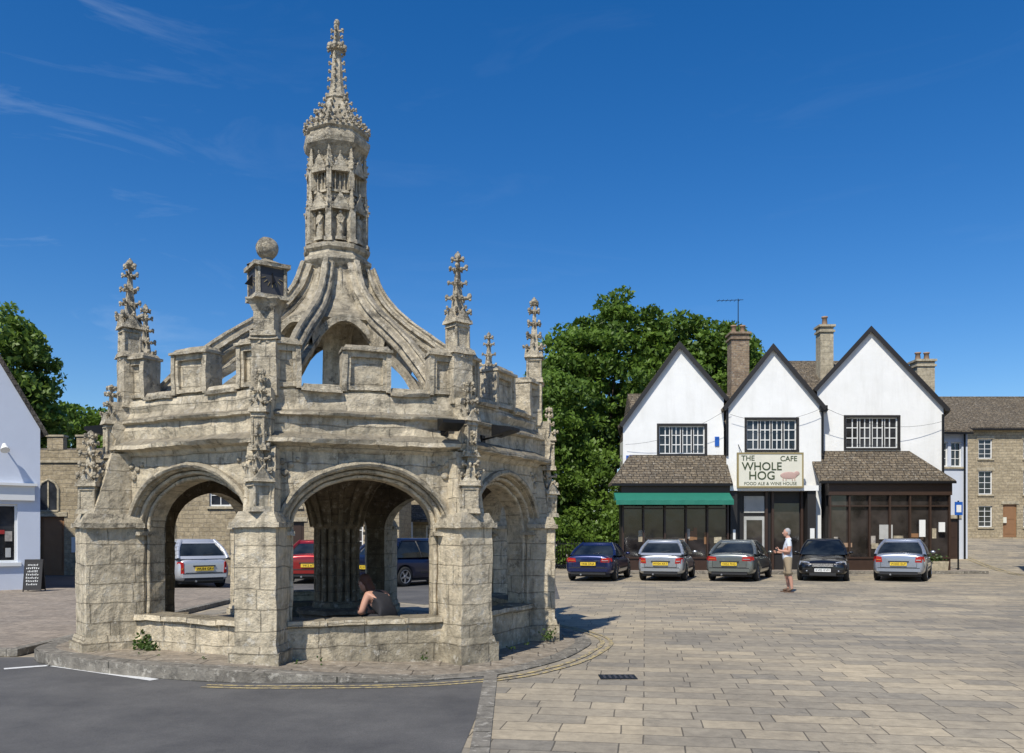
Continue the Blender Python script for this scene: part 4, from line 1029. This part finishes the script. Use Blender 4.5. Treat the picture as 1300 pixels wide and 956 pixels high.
rowcar(5.05,18,'hatch',(.42,.44,.46),'WV04 XKT',L=3.9,W=1.64,H=1.43,metal=.6,lamp='low')
rowcar(7.45,25,'saloon',(.20,.215,.20),'VX52 FHG',L=4.5,H=1.42,metal=.6,lamp='wide')
rowcar(10.6,21,'saloon',(.010,.010,.012),'KV03 KVM',face_rear=False,L=4.2,H=1.46)
rowcar(13.2,29,'saloon',(.34,.37,.43),'WX03 EUF',L=4.4,H=1.46,metal=.6,lamp='low')
car('parked_car',(-10.2,26.4),-38,'hatch',(.50,.51,.53),'WU54 GRV',L=3.7,W=1.60,H=1.48,metal=.35,lamp='tall')
car('parked_car',(-6.7,29.5),-4,'saloon',(.30,.012,.012),'Y412 ATF',L=4.3)
car('parked_car',(-3.1,27.5),40,'hatch',(.015,.02,.05),'R218 UHT',L=4.2,H=1.5)

# ---------------------------------------------------------------- people
def skinfig(e,name,J,labels,extra=None):
    names=[j[0] for j in J]; vs=[j[2] for j in J]; ed=[(names.index(j[1]),i) for i,j in enumerate(J) if j[1]]
    me=bpy.data.meshes.new(name); me.from_pydata(vs,ed,[]); o=bpy.data.objects.new(name,me); COL.objects.link(o)
    sk=o.modifiers.new('skin','SKIN'); sk.use_smooth_shade=True
    for i,j in enumerate(J):
        r=j[3]; v=me.skin_vertices[0].data[i]; v.radius=(r if isinstance(r,tuple) else (r,r)); v.use_root=(i==0)
    sb=o.modifiers.new('s','SUBSURF'); sb.levels=2; sb.render_levels=2
    bpy.context.view_layer.update()
    m2=evalmesh(o,name); bpy.data.objects.remove(o)
    keys=[]; segs=[]
    for i,j in enumerate(J):
        a=Vector(vs[names.index(j[1])]) if j[1] else Vector(vs[i]); b=Vector(vs[i]); segs.append((a,b,labels[j[0]],j[3] if not isinstance(j[3],tuple) else j[3][0]))
        for q in labels[j[0]]: 
            if q not in keys: keys.append(q)
    for q in keys: m2.materials.append(M[q])
    for p in m2.polygons:
        c=p.center; best=None;bd=9
        for a,b,l,r in segs:
            d=b-a; t=0 if d.length<1e-6 else max(0,min(1,(c-a).dot(d)/d.length_squared)); dd=(c-(a+d*t)).length-r*.6
            if dd<bd: bd=dd; best=l[0] if t<.5 or len(l)==1 else l[1]
        p.material_index=keys.index(best); p.use_smooth=True
    f=bpy.data.objects.new(name,m2); COL.objects.link(f); f.parent=e
def fingers(m,wrist,palm,side,mat='skin'):
    w=Vector(wrist);p=Vector(palm); d=(p-w).normalized(); s=Vector(side).normalized(); n=d.cross(s)
    for i,l in enumerate((.055,.07,.075,.068)):
        o=p+s*(i-1.5)*.020; k=o+d*l*.5+n*.008; t=k+d*l*.35+n*.03
        m.cyl(o,k,.0095,.0088,mat,6); m.cyl(k,t,.0088,.007,mat,6); m.sph(k,.009,mat,None,6,4)
    o=w.lerp(p,.5)+s*.035; k=o+s*.028+d*.025; m.cyl(o,k,.012,.010,mat,6); m.cyl(k,k+d*.03+n*.01,.010,.008,mat,6)
def head(m,c,fwd,hair,longhair=False):
    f=Vector(fwd).normalized(); up=Vector((0,0,1)); up=(up-f*up.dot(f)).normalized(); s=f.cross(up)
    X=Matrix.Translation(c)@Matrix((( s.x,f.x,up.x,0),(s.y,f.y,up.y,0),(s.z,f.z,up.z,0),(0,0,0,1)))
    m.sph((0,0,0),(.076,.092,.115),'skin',X,16,12); m.sph((0,.03,-.06),(.055,.06,.055),'skin',X,12,8)
    m.prism([(-.014,.085,-.03),(.014,.085,-.03),(0,.088,.015)],(0,.025,-.006),'skin',X)
    for sg in(-1,1):
        m.sph((sg*.030,.083,.008),(.013,.010,.008),'whitepaint',X,8,6); m.sph((sg*.030,.091,.008),(.006,.005,.006),'ink',X,6,4)
        m.sph((sg*.078,-.005,-.005),(.012,.022,.034),'skin',X,8,6); m.box(sg*.03-.016,sg*.03+.016,.086,.094,.026,.031,hair,X)
    m.box(-.024,.024,.080,.090,-.062,-.055,'red',X)
    m.sph((0,-.022,.030),(.083,.088,.100),hair,X,16,12); m.sph((0,-.045,-.01),(.078,.060,.075),hair,X,12,8)
    if longhair: m.sph((0,-.06,-.10),(.075,.055,.16),hair,X,12,8)
    else: m.sph((0,-.04,-.03),(.075,.055,.06),hair,X,12,8)
e=empty('standing_man',(7.72,23.7,.0),R(78))
J=[('pelvis',None,(0,0,.95),(.17,.125)),('belly','pelvis',(0,.03,1.09),(.17,.15)),('chest','belly',(0,.01,1.30),(.18,.13)),('nb','chest',(0,-.015,1.46),(.085,.075)),('neck','nb',(0,.005,1.54),.058),('skull','neck',(0,.02,1.62),.065),
('ls','chest',(.18,-.01,1.41),.075),('le','ls',(.235,-.05,1.13),.050),('lw','le',(.15,.20,1.10),.032),('lp','lw',(.12,.28,1.12),(.038,.022)),
('rs','chest',(-.18,-.01,1.41),.075),('re','rs',(-.24,-.02,1.13),.050),('rw','re',(-.12,.22,1.16),.032),('rp','rw',(-.07,.28,1.19),(.038,.022)),
('lh','pelvis',(.095,0,.86),.115),('lk','lh',(.11,.03,.50),.072),('lc','lk',(.115,-.01,.36),.062),('la','lc',(.12,-.03,.09),.040),('lt','la',(.135,.12,.035),(.042,.03)),
('rh','pelvis',(-.095,0,.86),.115),('rk','rh',(-.11,-.02,.50),.072),('rc','rk',(-.115,-.07,.36),.062),('ra','rc',(-.12,-.10,.09),.040),('rt','ra',(-.14,.05,.035),(.042,.03))]
lab={k:('skin',) for k in[j[0] for j in J]}
for k in('belly','chest','nb'): lab[k]=('shirt',)
for k in('pelvis','lh','rh'): lab[k]=('khaki',)
lab['lk']=lab['rk']=('khaki',); lab['ls']=lab['rs']=('shirt',); lab['le']=lab['re']=('shirt','skin'); lab['lt']=lab['rt']=('leather',)
skinfig(e,'body',J,lab)
m=MB(); head(m,(0,.03,1.665),(.05,1,-.02),'hairgrey'); fingers(m,(.15,.20,1.10),(.115,.30,1.12),(0,0,1)); fingers(m,(-.12,.22,1.16),(-.065,.30,1.195),(0,0,1))
for sx,y in((.128,.04),(-.13,-.03)):
    m.box(sx-.05,sx+.05,y-.12,y+.15,.0,.022,'leather'); m.box(sx-.048,sx+.048,y+.05,y+.08,.02,.075,'leather')
for sx,y in((.108,.025),(-.108,-.015)): m.lathe([(.10,.58),(.105,.50),(.09,.50)],14,'khaki',Matrix.Translation((sx,y,0)),0,True)
m.lathe([(.070,1.48),(.085,1.50),(.062,1.52)],12,'shirt',Matrix.Translation((0,-.01,0)),0,True)
m.box(-.10,.02,.27,.33,1.14,1.21,'plastic')
m.obj('head_hands_sandals',e)
T=face(6)
e=empty('seated_person',tuple(T@Vector((A-.60,.40,.40))),R(TH0+22.5+45*6+90+35))
J=[('pelvis',None,(0,-.02,.12),(.15,.12)),('belly','pelvis',(0,.08,.25),(.13,.11)),('chest','belly',(0,.22,.37),(.14,.11)),('nb','chest',(0,.33,.44),.065),('neck','nb',(0,.38,.48),.05),('skull','neck',(0,.43,.52),.055),
('ls','chest',(.155,.27,.42),.06),('le','ls',(.25,.30,.20),.042),('lw','le',(.14,.47,.17),.028),('lp','lw',(.10,.53,.18),(.033,.02)),
('rs','chest',(-.155,.27,.42),.06),('re','rs',(-.25,.28,.20),.042),('rw','re',(-.12,.46,.19),.028),('rp','rw',(-.07,.52,.20),(.033,.02)),
('lh','pelvis',(.09,.06,.09),.105),('lk','lh',(.12,.46,.11),.068),('lc','lk',(.12,.45,-.08),.056),('la','lc',(.12,.44,-.22),.036),('lt','la',(.13,.56,-.25),(.04,.028)),
('rh','pelvis',(-.09,.06,.09),.105),('rk','rh',(-.12,.45,.11),.068),('rc','rk',(-.12,.44,-.08),.056),('ra','rc',(-.12,.42,-.22),.036),('rt','ra',(-.13,.54,-.25),(.04,.028))]
lab={k:('skin',) for k in[j[0] for j in J]}
for k in('pelvis','belly','chest','lh','rh','lk','rk'): lab[k]=('darkcloth',)
lab['lt']=lab['rt']=('leather',)
skinfig(e,'body',J,lab)
m=MB(); head(m,(0,.47,.57),(0,1,-.55),'hairbrown',True); fingers(m,(.14,.47,.17),(.09,.55,.18),(0,0,1)); fingers(m,(-.12,.46,.19),(-.06,.54,.20),(0,0,1)); m.obj('head_and_hands',e)

# ---------------------------------------------------------------- light
az=math.atan2(-.43,-.90); el=R(52)
d=Vector((math.sin(az)*math.cos(el),math.cos(az)*math.cos(el),math.sin(el)))
sl=bpy.data.lights.new('sun','SUN'); sl.energy=5.0; sl.angle=R(.5); sl.color=(1,.95,.85)
so=bpy.data.objects.new('sun',sl); COL.objects.link(so); so.rotation_euler=d.to_track_quat('Z','Y').to_euler()
wd_=bpy.data.worlds.new('World'); scene.world=wd_; wd_.use_nodes=True; nt=wd_.node_tree; bg=nt.nodes['Background']
sky=nt.nodes.new('ShaderNodeTexSky'); sky.sky_type='NISHITA'; sky.sun_disc=False; sky.sun_elevation=el; sky.sun_rotation=az%(2*math.pi)
sky.air_density=1.0; sky.dust_density=.4; sky.ozone_density=4.0; sky.altitude=0
hs=nt.nodes.new('ShaderNodeHueSaturation'); hs.inputs['Saturation'].default_value=1.36; hs.inputs['Hue'].default_value=.507; nt.links.new(sky.outputs[0],hs.inputs['Color'])
tc=nt.nodes.new('ShaderNodeTexCoord'); mp=nt.nodes.new('ShaderNodeMapping'); mp.inputs['Scale'].default_value=(2.6,2.6,11); mp.inputs['Rotation'].default_value=(0,R(-28),R(10)); nt.links.new(tc.outputs['Generated'],mp.inputs['Vector'])
nz=nt.nodes.new('ShaderNodeTexNoise'); nz.inputs['Scale'].default_value=1.5; nz.inputs['Detail'].default_value=10; nz.inputs['Roughness'].default_value=.62; nz.inputs['Distortion'].default_value=.9; nt.links.new(mp.outputs[0],nz.inputs['Vector'])
rp=nt.nodes.new('ShaderNodeValToRGB'); rp.color_ramp.elements[0].position=.55; rp.color_ramp.elements[1].position=.9; rp.color_ramp.elements[1].color=(.3,.3,.3,1); nt.links.new(nz.outputs['Fac'],rp.inputs['Fac'])
# the cirrus lies in the western part of the sky; only a trace elsewhere
sp_=nt.nodes.new('ShaderNodeSeparateXYZ'); nt.links.new(tc.outputs['Generated'],sp_.inputs[0])
mrx=nt.nodes.new('ShaderNodeMapRange'); mrx.inputs[1].default_value=-.25; mrx.inputs[2].default_value=-.42; mrx.inputs[3].default_value=.12; mrx.inputs[4].default_value=1.0; nt.links.new(sp_.outputs['X'],mrx.inputs[0])
mm=nt.nodes.new('ShaderNodeMath'); mm.operation='MULTIPLY'; nt.links.new(rp.outputs[0],mm.inputs[0]); nt.links.new(mrx.outputs[0],mm.inputs[1])
mx=nt.nodes.new('ShaderNodeMix'); mx.data_type='RGBA'; nt.links.new(mm.outputs[0],mx.inputs[0]); nt.links.new(hs.outputs[0],mx.inputs[6]); mx.inputs[7].default_value=(6,7,8,1)
nt.links.new(mx.outputs[2],bg.inputs['Color']); bg.inputs['Strength'].default_value=.13
scene.view_settings.view_transform='Standard'; scene.view_settings.look='None'; scene.view_settings.exposure=0

cam=bpy.data.cameras.new('camera'); co=bpy.data.objects.new('camera',cam); COL.objects.link(co)
co.location=(0,0,1.65); co.rotation_euler=(R(90),0,0); cam.lens=29.77; cam.sensor_width=36; cam.sensor_fit='HORIZONTAL'; cam.shift_y=.153; cam.clip_end=2000; cam.clip_start=.1
scene.camera=co
